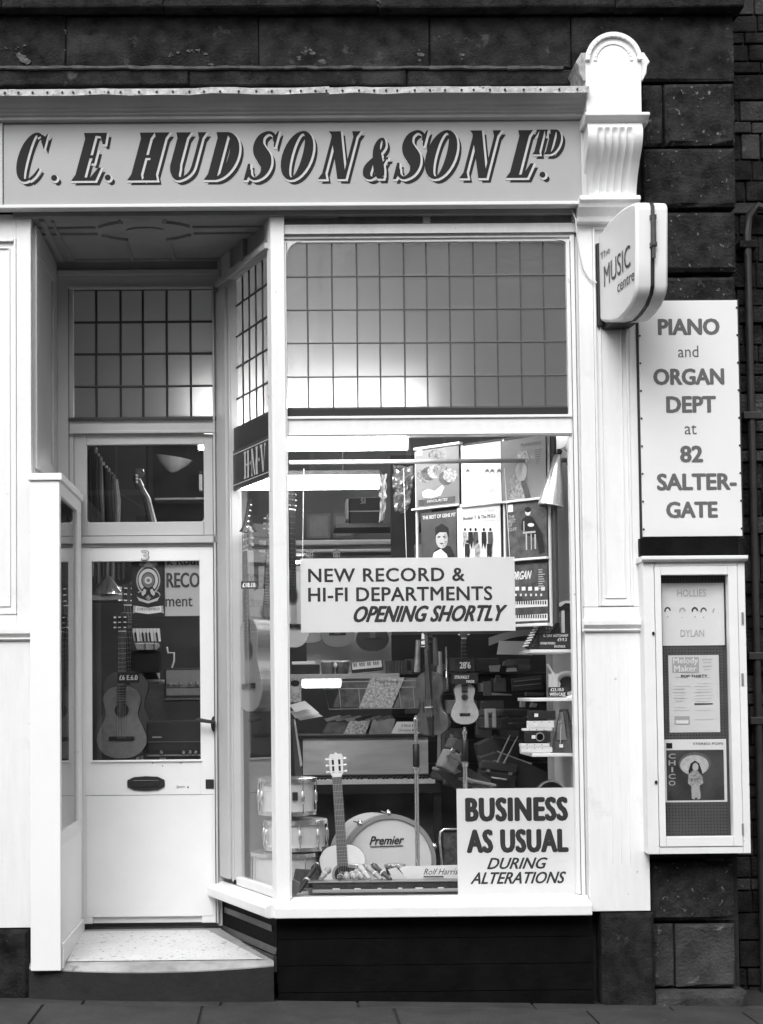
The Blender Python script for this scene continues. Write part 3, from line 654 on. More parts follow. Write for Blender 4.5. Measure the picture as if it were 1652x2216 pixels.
def dbar(px, d0, d1, name='door_frame', m=LOBBY, bv=.003, F=FD): return mesh(name, MB(F).bx(px, d0, d1), m, sf, bevel=bv)
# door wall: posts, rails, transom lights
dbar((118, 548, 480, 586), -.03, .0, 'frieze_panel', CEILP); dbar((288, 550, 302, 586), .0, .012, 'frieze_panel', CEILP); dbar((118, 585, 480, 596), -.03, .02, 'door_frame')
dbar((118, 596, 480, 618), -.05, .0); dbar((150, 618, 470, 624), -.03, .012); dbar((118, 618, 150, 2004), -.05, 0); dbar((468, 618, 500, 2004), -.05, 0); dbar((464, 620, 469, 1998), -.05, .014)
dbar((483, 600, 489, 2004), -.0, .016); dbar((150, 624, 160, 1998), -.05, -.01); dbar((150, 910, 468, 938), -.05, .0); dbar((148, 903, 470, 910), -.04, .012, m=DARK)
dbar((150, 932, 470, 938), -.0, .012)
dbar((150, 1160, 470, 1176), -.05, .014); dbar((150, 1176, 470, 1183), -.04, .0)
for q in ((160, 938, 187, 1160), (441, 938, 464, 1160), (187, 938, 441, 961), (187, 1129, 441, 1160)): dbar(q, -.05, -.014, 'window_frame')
for s in (0, 1):
    e, w = (FD.uv(188, 1100)[0], 1) if s == 0 else (FD.uv(441, 1100)[0], -1); b = FD.uv(310, 1129)[1]; r = .022
    P = [(e, b-.002), (e+w*r, b-.002)] + [(e+w*(r-r*math.sin(math.radians(a))), b+r-r*math.cos(math.radians(a))) for a in range(0, 91, 18)] + [(e, b+r)]
    mesh('corner_spandrel', MB(FD).prism(P, -.04, -.02), LOBBY, sf)
FD2 = FY(YD+.035)
mesh('fanlight_pane', MB(FD2).bx((185, 958, 443, 1132), -.005, 0), GLASSD, sf)
dl = mesh('leaded_window', MB(FD2).bx((160, 625, 465, 629), -.004, .006).bx((160, 902, 465, 906), -.004, .006), CAME, sf)
FDg = FY(YD+.03)
leaded(FDg, [FDg.uv(c, 760)[0] for c in (161, 209, 261.5, 310, 361.5, 413, 464)], [FDg.uv(310, r)[1] for r in (629, 697, 766, 836, 905)], FROST2, CAME, dl, .001, .007)
# the door leaf: one part, its pieces sub-parts
DP = mat('door paint', .78, .35, .04, 3, .04, 30, spots=[(26, .73, .4, .03), (70, .77, .3, .02)])
fl_ = FD.rect(160, 1184, 464, 1999); gl_ = FD.rect(198, 1214, 433, 1645); pn = FD.rect(187, 1722, 461, 1984)
m = MB(FD)
m.box(fl_[0], gl_[0], fl_[2], fl_[3], -.045, -.008).box(gl_[1], fl_[1], fl_[2], fl_[3], -.045, -.008).box(gl_[0], gl_[1], gl_[3], fl_[3], -.045, -.008).box(gl_[0], gl_[1], pn[3], gl_[2], -.045, -.008).box(gl_[0], gl_[1], fl_[2], pn[3], -.045, -.03)
door = mesh('door', m, DP, sf, bevel=.002)
mesh('door_panel', MB(FD).box(pn[0], pn[1], pn[2], pn[3], -.0079, -.0045), DP, door, bevel=.001)
g2 = MB(FD); g2.bx((184, 1720.3, 463, 1721.3), -.0079, -.0072); mesh('panel_joint', g2, INKG, door)
mesh('glazing_bead', MB(FD).box(gl_[0]-.008, gl_[1]+.008, gl_[2]-.01, gl_[2], -.008, .004), DP, door, bevel=.002)
mesh('door_pane', MB(FD).box(gl_[0], gl_[1], gl_[2], gl_[3], -.035, -.03), GLASSD, door)
a, b = FD.uv(316, 1696); lp_ = []
for i in range(0, 360, 15):
    c, s = math.cos(math.radians(i)), math.sin(math.radians(i)); lp_.append((a+.108*math.copysign(abs(c)**.35, c), b+.036*math.copysign(abs(s)**.55, s)*(1+.18*math.cos(math.radians(i*4))*1)))
mesh('letter_plate', MB(FD).prism(lp_, -.008, .001), mat('black iron', .02, .45), door, bevel=.002)
mesh('letter_flap', MB(FD).box(a-.075, a+.075, b-.018, b+.02, .001, .006), mat('black iron flap', .03, .3), door, bevel=.002)
mesh('lock_plate', MB(FD).bx((445, 1687, 463, 1707), -.008, -.003), mat('black iron', .02), door, bevel=.001)
a, b = FD.uv(464, 1567)
mesh('handle', MB(FD).lathe([(.001, .012), (.020, .010), (.020, -.008)], (a, b, 0), ax=2, n=14, sx=1, sy=2.3).tube([(a, b+.012, .0), (a, b+.012, .055), (a-.03, b+.016, .062), (a-.09, b+.025, .06), (a-.105, b+.027, .06)], [.009, .011, .011, .013, .010], 8), mat('black iron', .02), door, smooth=True)
txt(FD, '3', (306, 1191, 322, 1212), -.003, mat('brass numeral', .5, .4), door, name='door_number', bold=.02)
txt(FD, '3', (305, 1190, 323.5, 1213.5), -.006, INKG, door, name='door_number', bold=.05)
txt(FD, 'Spurs', (381, 1700, 400, 1707), -.0065, INKG, door, name='scribble', shear=.3); mesh('key_spot', MB(FD).lathe([(.005, -.008), (.004, -.004)], (FD.uv(407, 1704)[0], FD.uv(407, 1704)[1], 0), ax=2, n=8), INK, door)
for q in ((391, 1563+0), (391, 1621), (258, 1652), (552/1.0, 0)):
    pass
for px, py in ((352, 1658), (392, 1652+0), (330, 1652)):
    mesh('screw_hole', MB(FD).lathe([(.0035, -.008), (.003, -.005)], (*FD.uv(px, py), 0), ax=2, n=8), INK, door)
# step and lobby floor
def ztop(y):
    if y >= 0: return .222+.040*min(y, .85)/.85
    return .222-.052*(min(-y, .16)/.16)**1.3
stp = MB(G0); xl, xr = XL-.02, -.03
def yfront(s): return -.035-.055*math.sin(math.pi*min(1, max(0, s)))**.8
def stepf(s, t):
    x = xl+(xr-xl)*s; yf = yfront(s)
    if t <= .8: y = .88+(yf+.02-.88)*t/.8; return (x, y, ztop(y))
    if t <= .9: return (x, yf, ztop(yf)-.012)
    return (x, yf+.01, -.0)
stp.grid(stepf, 24, 20)
mesh('entrance_step', stp, STEP, sf, smooth=True)
def tl(s, t):
    y = .80-.79*t; a = -1.12+.02*t; b = FA.p(-y/.939, 0, 0).x - .10+.03*t; return (a+(b-a)*s, y, ztop(y)+.004)
tm = mat('speckled mosaic floor', .62, .5, .08, 5, spots=[(38, .60, .12, .04), (75, .62, .3, .04), (24, .66, .25, .04)])
mesh('mosaic_floor', MB(G0).grid(tl, 10, 10), tm, sf)
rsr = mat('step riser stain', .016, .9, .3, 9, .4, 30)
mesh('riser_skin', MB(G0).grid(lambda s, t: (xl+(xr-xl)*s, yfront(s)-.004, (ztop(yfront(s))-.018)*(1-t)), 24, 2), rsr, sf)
# ------------------------------------------------------------------ showcase on the left of the lobby
xc0, xc1 = xx(66, 1600, -.08), xx(131, 1600, -.08); F_8 = FY(-.09)
zc_t = F_8.uv(98, 1024)[1]; zc_b = F_8.uv(98, 2102)[1]
cs = thing('display_case', 'tall narrow white glazed showcase standing in the doorway left of the door', 'showcase', ((xc0+xc1)/2, .35, zc_b))
SW = mat('showcase white', .86, .4, .02, 3, .02, 30)
mesh('front_panel', MB(F_8).box(xc0, xc1, zc_b, zc_t-.04, -.03, 0), SW, cs, bevel=.004)
mesh('case_top', MB(F_8).box(xc0-.01, xc1+.014, zc_t-.038, zc_t, -.92, .012), SW, cs, bevel=.005)
FSc = Frame((xc1, 0, 0), (0, 1, 0), (0, 0, 1))
y0, y1 = -.058, .83; zg0 = FSc.uv(132, 1831)[1]; zg1 = zc_t-.11
for a, b, c, d, n in ((y0, y1, zg1, zc_t-.04, 'top_rail'), (y0, y1, zg0, zg0+.07, 'bottom_rail'), (y0, y0+.02, zg0+.07, zg1, 'front_stile'), (.66, y1, zg0+.07, zg1, 'rear_stile')):
    mesh(n, MB(FSc).box(a, b, c, d, -.03, 0), WHITE2 if 'rail' in n else WHITE, cs, bevel=.003)
mesh('base_panel', MB(FSc).box(y0, y1, .2, zg0-.001, -.03, -.004), SW, cs)
mesh('base_board', MB(FSc).box(y0, y1, .2, .33, -.003, .012), WHITE, cs, bevel=.004)
mesh('glass_side', MB(FSc).box(y0+.02, .66, zg0+.07, zg1, -.018, -.013), glassm('case glass', .8, extra=.16), cs)
mesh('back_panel', MB(F0).box(xc0, xc0+.02, zc_b, zc_t-.05, -.82, -.06), GREY, cs)
# ------------------------------------------------------------------ projecting lit-box sign
p0 = V3((xx(1297, 600), 0, 0)); sd_ = V3((.062, -.6, 0)).normalized()
FS = Frame(p0, sd_, (0, 0, 1))
ms = thing('projecting_sign', 'white plastic box sign projecting from the right pilaster reading The Music Centre', 'sign', FS.p(.3, zz(700, 1300)))
# outline in the sign's own plane
OP = [FS.uv(*q) for q in ((1296.5, 692), (1294.5, 514), (1304, 498), (1318, 478), (1334, 462), (1350, 449), (1364, 441), (1374, 438), (1377, 446), (1377, 560), (1377, 617), (1374, 636), (1365, 660), (1352, 679), (1338, 693), (1322, 697), (1304, 697))]
mesh('sign_body', MB(FS).prism(OP, -.165, 0), mat('opal plastic', .82, .3), ms, bevel=.014, smooth=True)
cxs = sum(q[0] for q in OP)/len(OP); czs = sum(q[1] for q in OP)/len(OP)
big = [(cxs+(q[0]-cxs)*1.012+.003, czs+(q[1]-czs)*1.012) for q in OP]
mesh('black_seam', MB(FS).prism(big, -.092, -.074), mat('black rubber', .015, .5), ms)
vb = FS.uv(1296, 700)[1]; vt = FS.uv(1290, 532)[1]
mesh('mounting_plate', MB(FS).box(-.045, .012, vb-.02, vt, -.15, .012), mat('black rubber', .015), ms, bevel=.003)
mesh('lower_bracket', MB(FS).box(-.01, .26, vb-.035, vb-.006, -.15, -.02), mat('black rubber', .015), ms)
SB = mat('sign lettering dark', .05, .5)
sgn = FS
txt(FS, 'The', (1301, 525+6, 1321, 564), .003, SB, ms, corner=True, bold=.0)
txt(FS, 'MUSIC', (1309, 527, 1365, 622), .003, SB, ms, corner=True, bold=.0)
txt(FS, 'centre', (1338, 584, 1374, 634), .003, SB, ms, corner=True, bold=-.005)
um, vm = FS.uv(1377, 500)
mesh('cable', MB(FS).tube([(um*.62, FS.uv(1350, 449)[1]+.004, -.085), (um*.82, FS.uv(1364, 441)[1]+.012, -.085), (um+.012, FS.uv(1377, 440)[1]-.01, -.083), (um+.014, FS.uv(1377, 560)[1], -.083)], .009, 8), GREYD, ms, smooth=True)
for py in (470, 530): mesh('cable_clip', MB(FS).box(um-.005, um+.026, FS.uv(1377, py)[1]-.012, FS.uv(1377, py)[1]+.012, -.098, -.068), DARK, ms, bevel=.003)
mesh('conduit', MB(FS).tube([(um+.016, FS.uv(1377, 468)[1], -.083), (um+.016, FS.uv(1377, 532)[1], -.083)], .014, 8), GREYD, ms, smooth=True)
wr = [F0.uv(x, y) for x, y in ((1236, 458), (1243, 480), (1246, 520), (1252, 555), (1262, 585), (1275, 604), (1290, 614))]
tag(mesh('loose_wire', MB(F0).tube([(a, b, .03+.02*math.sin(i)) for i, (a, b) in enumerate(wr)], .004, 6), mat('white flex', .6, .5), smooth=True), 'thin pale electric flex drooping from the fascia to the projecting sign', 'wire')
# ------------------------------------------------------------------ painted name board on the stone
FB = FY(-.02)
ps = thing('department_sign', 'tall white painted board on the stone wall lettered Piano and Organ Dept', 'sign', (xx(1494, 900, 0), 0, zz(1162, 1494)))
r = FB.rect(1387, 650, 1602, 1161)
mesh('sign_board', MB(FB).box(*r, -.03, 0), SIGNW, ps, bevel=.002)
mesh('sign_edging', MB(FB).box(r[0]-.012, r[1]+.01, r[2]-.012, r[3]+.008, -.045, -.012), mat('black rubber', .015), ps)
for k in range(9):
    for s in (0, 1):
        mesh('sign_screw', MB(FB).ball((r[s]+(.004 if s == 0 else -.004)*1, r[2]+.04+(r[3]-r[2]-.08)*k/8, .002), .006, 6, 4), DARK, ps)
for s, q, bo in (('PIANO', (1424, 689, 1558, 725), .022), ('and', (1468, 748, 1512, 773), 0), ('ORGAN', (1414, 797, 1568, 833), .022), ('DEPT', (1442, 857, 1550, 893), .022), ('at', (1482, 919, 1508, 940), 0), ('82', (1472, 964, 1522, 1001), .022), ('SALTER-', (1422, 1024, 1595, 1061), .022), ('GATE', (1442, 1085, 1554, 1121), .022)):
    txt(FB, s, q, .0015, INKG, ps, bold=bo*2.3)
# ------------------------------------------------------------------ glazed notice case
FNc = FY(-.11); nr = FNc.rect(1398, 1216, 1619, 1848)
nc = thing('notice_case', 'white glazed poster case with peeling paint on the stone wall at the right', 'notice case', ((nr[0]+nr[1])/2, -.04, nr[2]))
ir = FNc.rect(1436, 1244, 1582, 1811)
NP = mat('notice case paint', .76, .5, .05, 4, .1, 40, spots=[(30, .70, .08, .02), (8, .74, .3, .03)])
m = MB(FNc); m.box(nr[0], ir[0]-.035, nr[2], nr[3], -.16, 0).box(ir[1]+.05, nr[1], nr[2], nr[3], -.16, 0).box(ir[0]-.034, ir[1]+.049, nr[2], nr[2]+.035, -.16, 0).box(ir[0]-.034, ir[1]+.049, nr[3]-.02, nr[3], -.16, 0)
mesh('case_box', m, NP, nc, bevel=.002)
for a, b, c, d in ((ir[0]-.032, ir[0], nr[2]+.038, nr[3]-.022), (ir[1], ir[1]+.047, nr[2]+.038, nr[3]-.022), (ir[0]+.001, ir[1]-.001, nr[2]+.038, ir[2]), (ir[0]+.001, ir[1]-.001, ir[3], nr[3]-.022)):
    mesh('door_rail', MB(FNc).box(a, b, c, d, -.05, .006), NP, nc, bevel=.002)
hd = MB(FNc).prism([(-.16, nr[3]+.001), (.02, nr[3]+.001), (.035, nr[3]+.012), (.035, nr[3]+.03), (-.16, nr[3]+.034)], nr[0]-.012, nr[1]+.01, ax=0)
mesh('case_cornice', hd, NP, nc, bevel=.003)
bd = FNc.rect(1392, 1164, 1606, 1203); mesh('wall_batten', MB(FNc).box(bd[0], bd[1], nr[3]+.035, nr[3]+.13, -.16, -.06), BLACKP, nc)
PEG = mat('hardboard peg board', .075, .6, .1, 8)
BP = Frame(FNc.p(0, 0, -.075), FNc.U, FNc.V)
mesh('pegboard', MB(BP).box(ir[0]-.03, ir[1]+.04, ir[2]-.03, ir[3]+.03, -.01, 0), PEG, nc)
ph = MB(BP); v = ir[2]+.006
while v < ir[3]:
    u = ir[0]+.006
    while u < ir[1]-.004:
        ph.box(u-.0028, u+.0028, v-.0028, v+.0028, .0004, .0008); u += .0165
    v += .0165
mesh('peg_holes', ph, INK, nc, kind='stuff')
mesh('case_glass', MB(FNc).box(ir[0]-.002, ir[1]+.002, ir[2]-.002, ir[3]+.002, -.03, -.026), glassm('thin glass', .97), nc)
for py in (1408, 1522, 1740+0, 1842-90): pass
for py in (1338, 1470, 1795):
    a = FNc.uv(1607, py)
    mesh('hinge', MB(FNc).box(a[0]-.004, a[0]+.006, a[1]-.03, a[1]+.03, .001, .008), mat('rusty hinge', .2, .7), nc)
for px, py in ((1414, 1371), (1420, 1693)):
    a = FNc.uv(px, py); mesh('case_screw', MB(FNc).lathe([(.009, .004), (.009, .007)], (*a, 0), ax=2, n=10, sx=.8, sy=1.1), INK, nc)
def sheet(name, label, cat, F, px, d, m, curl=0.0, group=None, thick=.0012):
    r = F.rect(*px); t = thing(name, label, cat, F.p((r[0]+r[1])/2, r[2], d), group)
    mb = MB(F).grid(lambda s, q: (r[0]+(r[1]-r[0])*s, r[2]+(r[3]-r[2])*q, d+curl*(abs(s-.5)*2)**3*(1 if s > .5 else .4)), 8, 2)
    mb2 = MB(F).box(r[0], r[1], r[2], r[3], d-thick-.0008, d-.0008) if not curl else mb
    mesh('paper_sheet', mb2 if not curl else mb, m, t); return t, r
BPo = BP
t, r = sheet('poster', 'white poster in the notice case lettered Hollies above Dylan', 'poster', BP, (1433, 1262, 1567, 1397), .002, CARD, curl=.006)
HG = mat('pale grey print', .42, .7)
txt(BP, 'HOLLIES', (1466, 1276, 1528, 1291), .0045, HG, t); txt(BP, 'DYLAN', (1473, 1363, 1524, 1378), .0045, HG, t)
for k, (px, py, mm) in enumerate(((1445, 1322, INK), (1477, 1323, HG), (1504, 1322, INK), (1523, 1323, INKG), (1549, 1324, HG))):
    a, b = BP.uv(px, py); m = MB(BP)
    for i in range(8):
        q = [(a+rr*math.cos(math.radians(x)), b+rr*1.2*math.sin(math.radians(x))) for rr, x in ((.017, 200-i*25), (.017, 175-i*25), (.010, 175-i*25), (.010, 200-i*25))]
        m.flat(q, .0042)
    m.flat([(a-.004, b-.033), (a+.003, b-.035), (a, b-.028)], .0042)
    mesh('printed_head', m, mm, t)
t, r = sheet('poster', 'music paper front page pinned in the middle of the notice case', 'poster', BP, (1448, 1418, 1557, 1585), .0015, PAPER, curl=.005)
mesh('masthead', MB(BP).bx((1455, 1422, 1513, 1456), .0032, .0037), HG, t)
txt(BP, 'Melody', (1457, 1423, 1511, 1440), .0045, CARD, t, bold=.02); txt(BP, 'Maker', (1459, 1440, 1508, 1454), .0045, CARD, t, bold=.02)
lines = MB(BP)
for x0, x1, y, h in ((1520, 1542, 1427, 1.2), (1522, 1540, 1434, 1), (1520, 1542, 1442, 1.2), (1524, 1538, 1449, 1), (1458, 1482, 1499, 1), (1460, 1482, 1491, .8), (1458, 1483, 1511, .8), (1462, 1478, 1517, .8), (1504, 1540, 1498, .8)):
    lines.bx((x0, y-h, x1, y+h), .0035, .0038)
for i in range(16):
    y = 1466+i*6.5
    for a, b in ((1456, 1496), (1503, 1549)):
        if random.random() < .6: lines.bx((a+random.uniform(0, 6), y-.4, b-random.uniform(0, 14), y+.4), .0035, .0037)
mesh('print_lines', lines, mat('fine print', .5, .8), t, kind='stuff')
txt(BP, 'POP THIRTY', (1474, 1460, 1531, 1466), .0045, INK, t, bold=.04)
mesh('heading_bar', MB(BP).bx((1503, 1522, 1543, 1525), .0035, .0038), INK, t); mesh('boxed_advert', MB(BP).bx((1460, 1550, 1493, 1568), .0035, .0038), HG, t); mesh('boxed_advert', MB(BP).bx((1463, 1559, 1490, 1566), .0039, .0042), CARD, t)
t, r = sheet('record_sleeve', 'record sleeve lettered Chico with a figure in a wide hat, lowest in the notice case', 'record sleeve', BP, (1438, 1600, 1573, 1736), .004, CARD)
mesh('printed_picture', MB(BP).bx((1443, 1623, 1567, 1732), .0045, .005), mat('sleeve dark sky', .055, .5, .6, 6), t)
for i, c in enumerate('CHICO'): txt(BP, c, (1447 if c != 'I' else 1453, 1631+i*14.6, 1462 if c != 'I' else 1457, 1642+i*14.6), .0055, HG, t, bold=.04)
def blob(F, pts, d, m, t, name='printed_figure'): mesh(name, MB(F).flat([F.uv(*p) for p in pts], d), m, t)
def ell(cx, cy, rx, ry, n=20, a0=0, a1=360): return [(cx+rx*math.cos(math.radians(a0+(a1-a0)*i/n)), cy-ry*math.sin(math.radians(a0+(a1-a0)*i/n))) for i in range(n)]
blob(BP, ell(1504, 1653, 35, 25), .0051, mat('hat brim print', .12, .7), t); blob(BP, ell(1503, 1656, 31, 22), .0053, mat('hat print', .5, .7, .25, 30), t); blob(BP, [(1492, 1690), (1490, 1668), (1495, 1652), (1504, 1646), (1513, 1652), (1519, 1668), (1521, 1686), (1512, 1680), (1500, 1678)], .0056, INK, t); blob(BP, ell(1505, 1660, 6.5, 9), .0059, mat('hat print'), t)
blob(BP, [(1490, 1676), (1498, 1668), (1511, 1669), (1520, 1680), (1522, 1695), (1514, 1700), (1517, 1725), (1497, 1728), (1496, 1702), (1489, 1695)], .0062, PRINTG, t); blob(BP, [(1498, 1700), (1513, 1700), (1516, 1728), (1510, 1731), (1507, 1715), (1503, 1731), (1497, 1728)], .0065, HG, t)
mesh('sleeve_logo', MB(BP).bx((1442, 1608, 1455, 1620), .0045, .005), INK, t); txt(BP, 'STEREO POPS', (1500, 1607, 1565, 1612), .0048, INK, t)

for x, y0, y1 in ((150.5, 624, 1998), (464.3, 938, 1998), (469, 620, 1998), (483.5, 600, 2000)): shade_grime(FD, (x-.6, y0, x+.6, y1), .0165 if x == 483.5 else (.0005 if x == 150.5 else .0145))
for y, x0, x1 in ((911, 150, 468), (939, 160, 464), (1159.5, 160, 464), (1177, 160, 464)): shade_grime(FD, (x0, y-.7, x1, y+.7), .0145)
# ------------------------------------------------------------------ inside the shop
ZR = .27; XW0, XW1 = -1.65, 2.25; YB = 5.2; ZC = 4.1
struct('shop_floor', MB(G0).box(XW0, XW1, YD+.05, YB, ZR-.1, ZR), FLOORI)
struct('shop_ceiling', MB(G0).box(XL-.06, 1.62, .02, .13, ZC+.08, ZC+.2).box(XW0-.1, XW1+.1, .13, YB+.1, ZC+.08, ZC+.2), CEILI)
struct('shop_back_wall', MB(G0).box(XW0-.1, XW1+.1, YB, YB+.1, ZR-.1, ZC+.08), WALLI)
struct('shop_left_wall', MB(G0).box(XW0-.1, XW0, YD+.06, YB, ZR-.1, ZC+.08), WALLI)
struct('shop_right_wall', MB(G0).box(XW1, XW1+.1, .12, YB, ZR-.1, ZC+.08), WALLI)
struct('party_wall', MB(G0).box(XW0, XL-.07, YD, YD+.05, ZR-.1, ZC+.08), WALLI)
zfl = zs+.0      # display bed
PBED = [(c0[0]+.01, .09), (1.61, .09), (1.61, 1.05), (-.36, 1.05), (-.335, .88)]
ZB = .28
struct('display_bed', MB(F0).prism([(p[0], -p[1]) for p in PBED], ZB-.06, ZB, ax=1), mat('display bed cloth', .12, .8, .1, 20))
struct('display_ledge', MB(F0).prism([(p[0], -p[1]) for p in [(c0[0]+.012, .092), (1.61, .092), (1.61, .36), (c0[0]-.085, .36)]], ZB+.001, zfl-.004, ax=1), mat('ledge paint', .5, .6))
XRW = 1.613
struct('window_return_wall', MB(G0).box(XRW, XRW+.012, .10, 1.0, ZB, ZC), mat('return wall white', .72, .3, .06, 4))
mesh('return_post', MB(G0).box(XRW-.03, XRW+.02, 1.005, 1.05, ZB, ZC), mat('post paint', .5, .5), bpy.data.objects['window_return_wall'])
# ----- fluorescent battens (lit)
LAMP = emis('lit fluorescent diffuser', TUBE)
def batten(label, px, Y, x0=None, group='lit fluorescent battens', LM=None):
    F = FY(Y); r = list(F.rect(*px))
    if x0 is not None: r[0] = x0
    t = thing('fluorescent_light', label, 'light', (0.5*(r[0]+r[1]), Y, r[2]), group)
    mesh('diffuser', MB(F).box(r[0]+.012, r[1]-.012, r[2], r[3], -.05, 0), LM or LAMP, t, bevel=.012)
    mesh('end_cap', MB(F).box(r[0], r[0]+.011, r[2]-.004, r[3]+.004, -.055, .004), WHITE2, t); mesh('end_cap', MB(F).box(r[1]-.011, r[1], r[2]-.004, r[3]+.004, -.055, .004), WHITE2, t)
    mesh('batten_spine', MB(F).box(r[0], r[1], r[3]+.004, r[3]+.03, -.045, -.005), GREYD, t)
    return t, r
tA, rA = batten('bright fluorescent batten just under the leaded light at the top of the big window', (600, 946, 885, 973), .14, x0=.0, LM=emis('brightest tube', 30.0))
tube_w = MB(G0)
for x in (.2, .6): tube_w.tube([(x, .165, rA[3]+.02), (x, .165, ZC+.09)], .005, 5)
mesh('suspension', tube_w, DARK, tA, kind='stuff')
tB, rB = batten('second bright fluorescent batten, lower, behind the hanging rail', (505, 1029, 822, 1058), .95)
mesh('suspension', MB(G0).tube([(0, 1.0, rB[3]+.02), (0, 1.0, ZC+.09)], .005, 5).tube([(.4, 1.0, rB[3]+.02), (.4, 1.0, ZC+.09)], .005, 5), DARK, tB, kind='stuff')
# ceiling battens deeper in the room, seen only as glow and reflections
for lb, X, Y, z in (('short lit batten under the wall shelf behind the hanging guitars', None, None, None),):
    batten(lb, (651, 1471, 741, 1488), 2.3)
batten('thin far lit batten low on the back wall behind the hanging guitars', (575, 1214, 668, 1219), 4.6)
batten('lit batten tucked behind the rail over the fanlight, its end just showing', (428, 944, 500, 972), 1.0, LM=emis('brightest tube'))
batten('lit batten end seen through the fanlight, right edge of the pane', (431, 1028, 437, 1060), 2.6)
batten('lit batten right behind the lowest row of the big leaded light, a glow', (600, 862, 918, 880), .20, x0=-.0, LM=emis('tube behind obscured glass', 38.0))
batten('lit batten behind the lowest right corner of the leaded light over the door', (432, 872, 500, 892), 1.02, LM=emis('tube behind obscured glass'))
t = thing('fluorescent_light', 'lit batten behind the lowest rows of the angled leaded light', 'light', FA.p(-.4, zA[-1], -.2), 'lit fluorescent battens')
mesh('diffuser', MB(FA).box(-.86, -.16, zA[-1]+.01, zA[-1]+.07, -.22, -.16), emis('tube behind obscured glass'), t, bevel=.01); mesh('batten_spine', MB(FA).box(-.86, -.16, zA[-1]-.04, zA[-1]+.008, -.215, -.165), GREYD, t)
# deep-room ceiling lights
def ceil_batten(x, y, w):
    t = thing('fluorescent_light', None, 'light', (x, y, 3.6), 'ceiling battens over the shop floor'); t['label'] = w+' of the two lit ceiling battens over the shop floor above the view'
    mesh('diffuser', MB(G0).box(x-.6, x+.6, y-.04, y+.04, 3.6, 3.66), emis('lit ceiling tube', 18.0), t)
ceil_batten(.1, 3.2, 'nearer'); ceil_batten(1.3, 3.9, 'farther')
# ----- rail, wires, cards hung in the window
def single(name, label, cat, mb, m, group=None, **k): return tag(mesh(name, mb, m, **k), label, cat, group)
FRl = FY(.34)
a, b = FRl.uv(626, 1001), FRl.uv(1232, 997)
single('hanging_rail', 'grey metal rail running across the top of the big window display', 'rail', MB(FRl).tube([(a[0], a[1], 0), (b[0]+.05, a[1], 0)], .0125, 10), mat('painted rail', .30, .35), smooth=True)
Fs = FY(.12)
def flatcard(name, label, cat, F, px, m, cm=None, curl=0, th=.003, cat2=None):
    r = F.rect(*px); t = thing(name, label, cat, F.p((r[0]+r[1])/2, r[2], 0))
    mesh('card', MB(F).box(r[0], r[1], r[2], r[3], -th, 0), m, t)
    return t, r
t, r = flatcard('window_card', 'large white card lettered New Record and Hi-Fi Departments opening shortly', 'sign', Fs, (651, 1207, 1115, 1367), CARD)
INK2 = mat('sign writer ink', .028, .6)
txt(Fs, 'NEW RECORD &', (667, 1229, 1006, 1259), .001, INK2, t, bold=.028, sp=1.08)
txt(Fs, 'HI-FI DEPARTMENTS', (667, 1270, 1066, 1301), .001, INK2, t, bold=.028, sp=1.05)
txt(Fs, 'OPENING SHORTLY', (765, 1310, 1099, 1346), .001, INK2, t, bold=.045, shear=.45)
for px, dx in ((655, 4), (880, 0), (1104, 0)):
    p = Fs.uv(px, 1209); q = Fs.uv(px+dx, 1003)
    mesh('hanging_thread', MB(Fs).tube([(p[0], p[1], -.001), (q[0], q[1], -.2)], .0016, 5), PAPER, t)
Fb = FY(.10)
t, r = flatcard('window_card', 'square white card in the window corner lettered Business as usual during alterations', 'sign', Fb, (990, 1706, 1249, 1938), CARD)
txt(Fb, 'BUSINESS', (1007, 1725, 1230, 1778), .001, INK2, t, bold=.06, sp=1.12); txt(Fb, 'AS USUAL', (1010, 1794, 1231, 1846), .001, INK2, t, bold=.06, sp=1.12)
txt(Fb, 'DURING', (1054, 1856, 1186, 1881), .001, INK2, t, bold=.03, shear=.4); txt(Fb, 'ALTERATIONS', (1018, 1887, 1226, 1913), .001, INK2, t, bold=.03, shear=.4)
# ----- record sleeves on the angled rack
FR_ = Frame((1.452, .25, 0), (.721, -.693, 0), (0, 0, 1))
def sleeve(label, px, m, d=0.0):
    r = FR_.rect(*px); t = thing('record_sleeve', label, 'record sleeve', FR_.p((r[0]+r[1])/2, r[2], d), 'record sleeves on the angled window rack')
    mesh('sleeve_board', MB(FR_).box(r[0], r[1], r[2], r[3], d-.004, d), m, t, bevel=.0008); return t
def rb(px, d, m, t, n='printed_block'): mesh(n, MB(FR_).bx(px, d, d+.0005), m, t)
def fig(pts, d, m, t): mesh('printed_figure', MB(FR_).flat([FR_.uv(*p) for p in pts], d), m, t)
P1 = mat('busy half tone', .16, .6, .9, 60); P2 = mat('portrait ground', .2, .6, .25, 3)
t = sleeve('sleeve with a crowded busy pattern and white flourish, top left of the rack', (900, 970, 994, 1095), P2)
for k, (a, b) in enumerate(((915, 1010), (925, 1004), (938, 1003), (950, 1006), (962, 1012), (972, 1018))): fig(ell(a+4, b+18+random.uniform(-8, 8), 16, 15), .0008+k*.0004, [P1, PRINTD, PRINTG][k % 3], t)
fig(ell(945, 985, 18, 12), .001, P1, t); fig([(915, 1065), (928, 1058), (942, 1063), (958, 1050), (963, 1055), (955, 1072), (935, 1078), (917, 1076)], .004, CARD, t)
rb((906, 1078, 986, 1092), .001, PRINTD, t); txt(FR_, 'FAVOURITES', (925, 1080, 970, 1086), .003, PAPER, t, shear=.3); rb((903, 974, 914, 986), .001, CARD, t)
t = sleeve('nearly white sleeve with small dark hair shapes, top centre of the rack', (1003, 960, 1085, 1088), CARD)
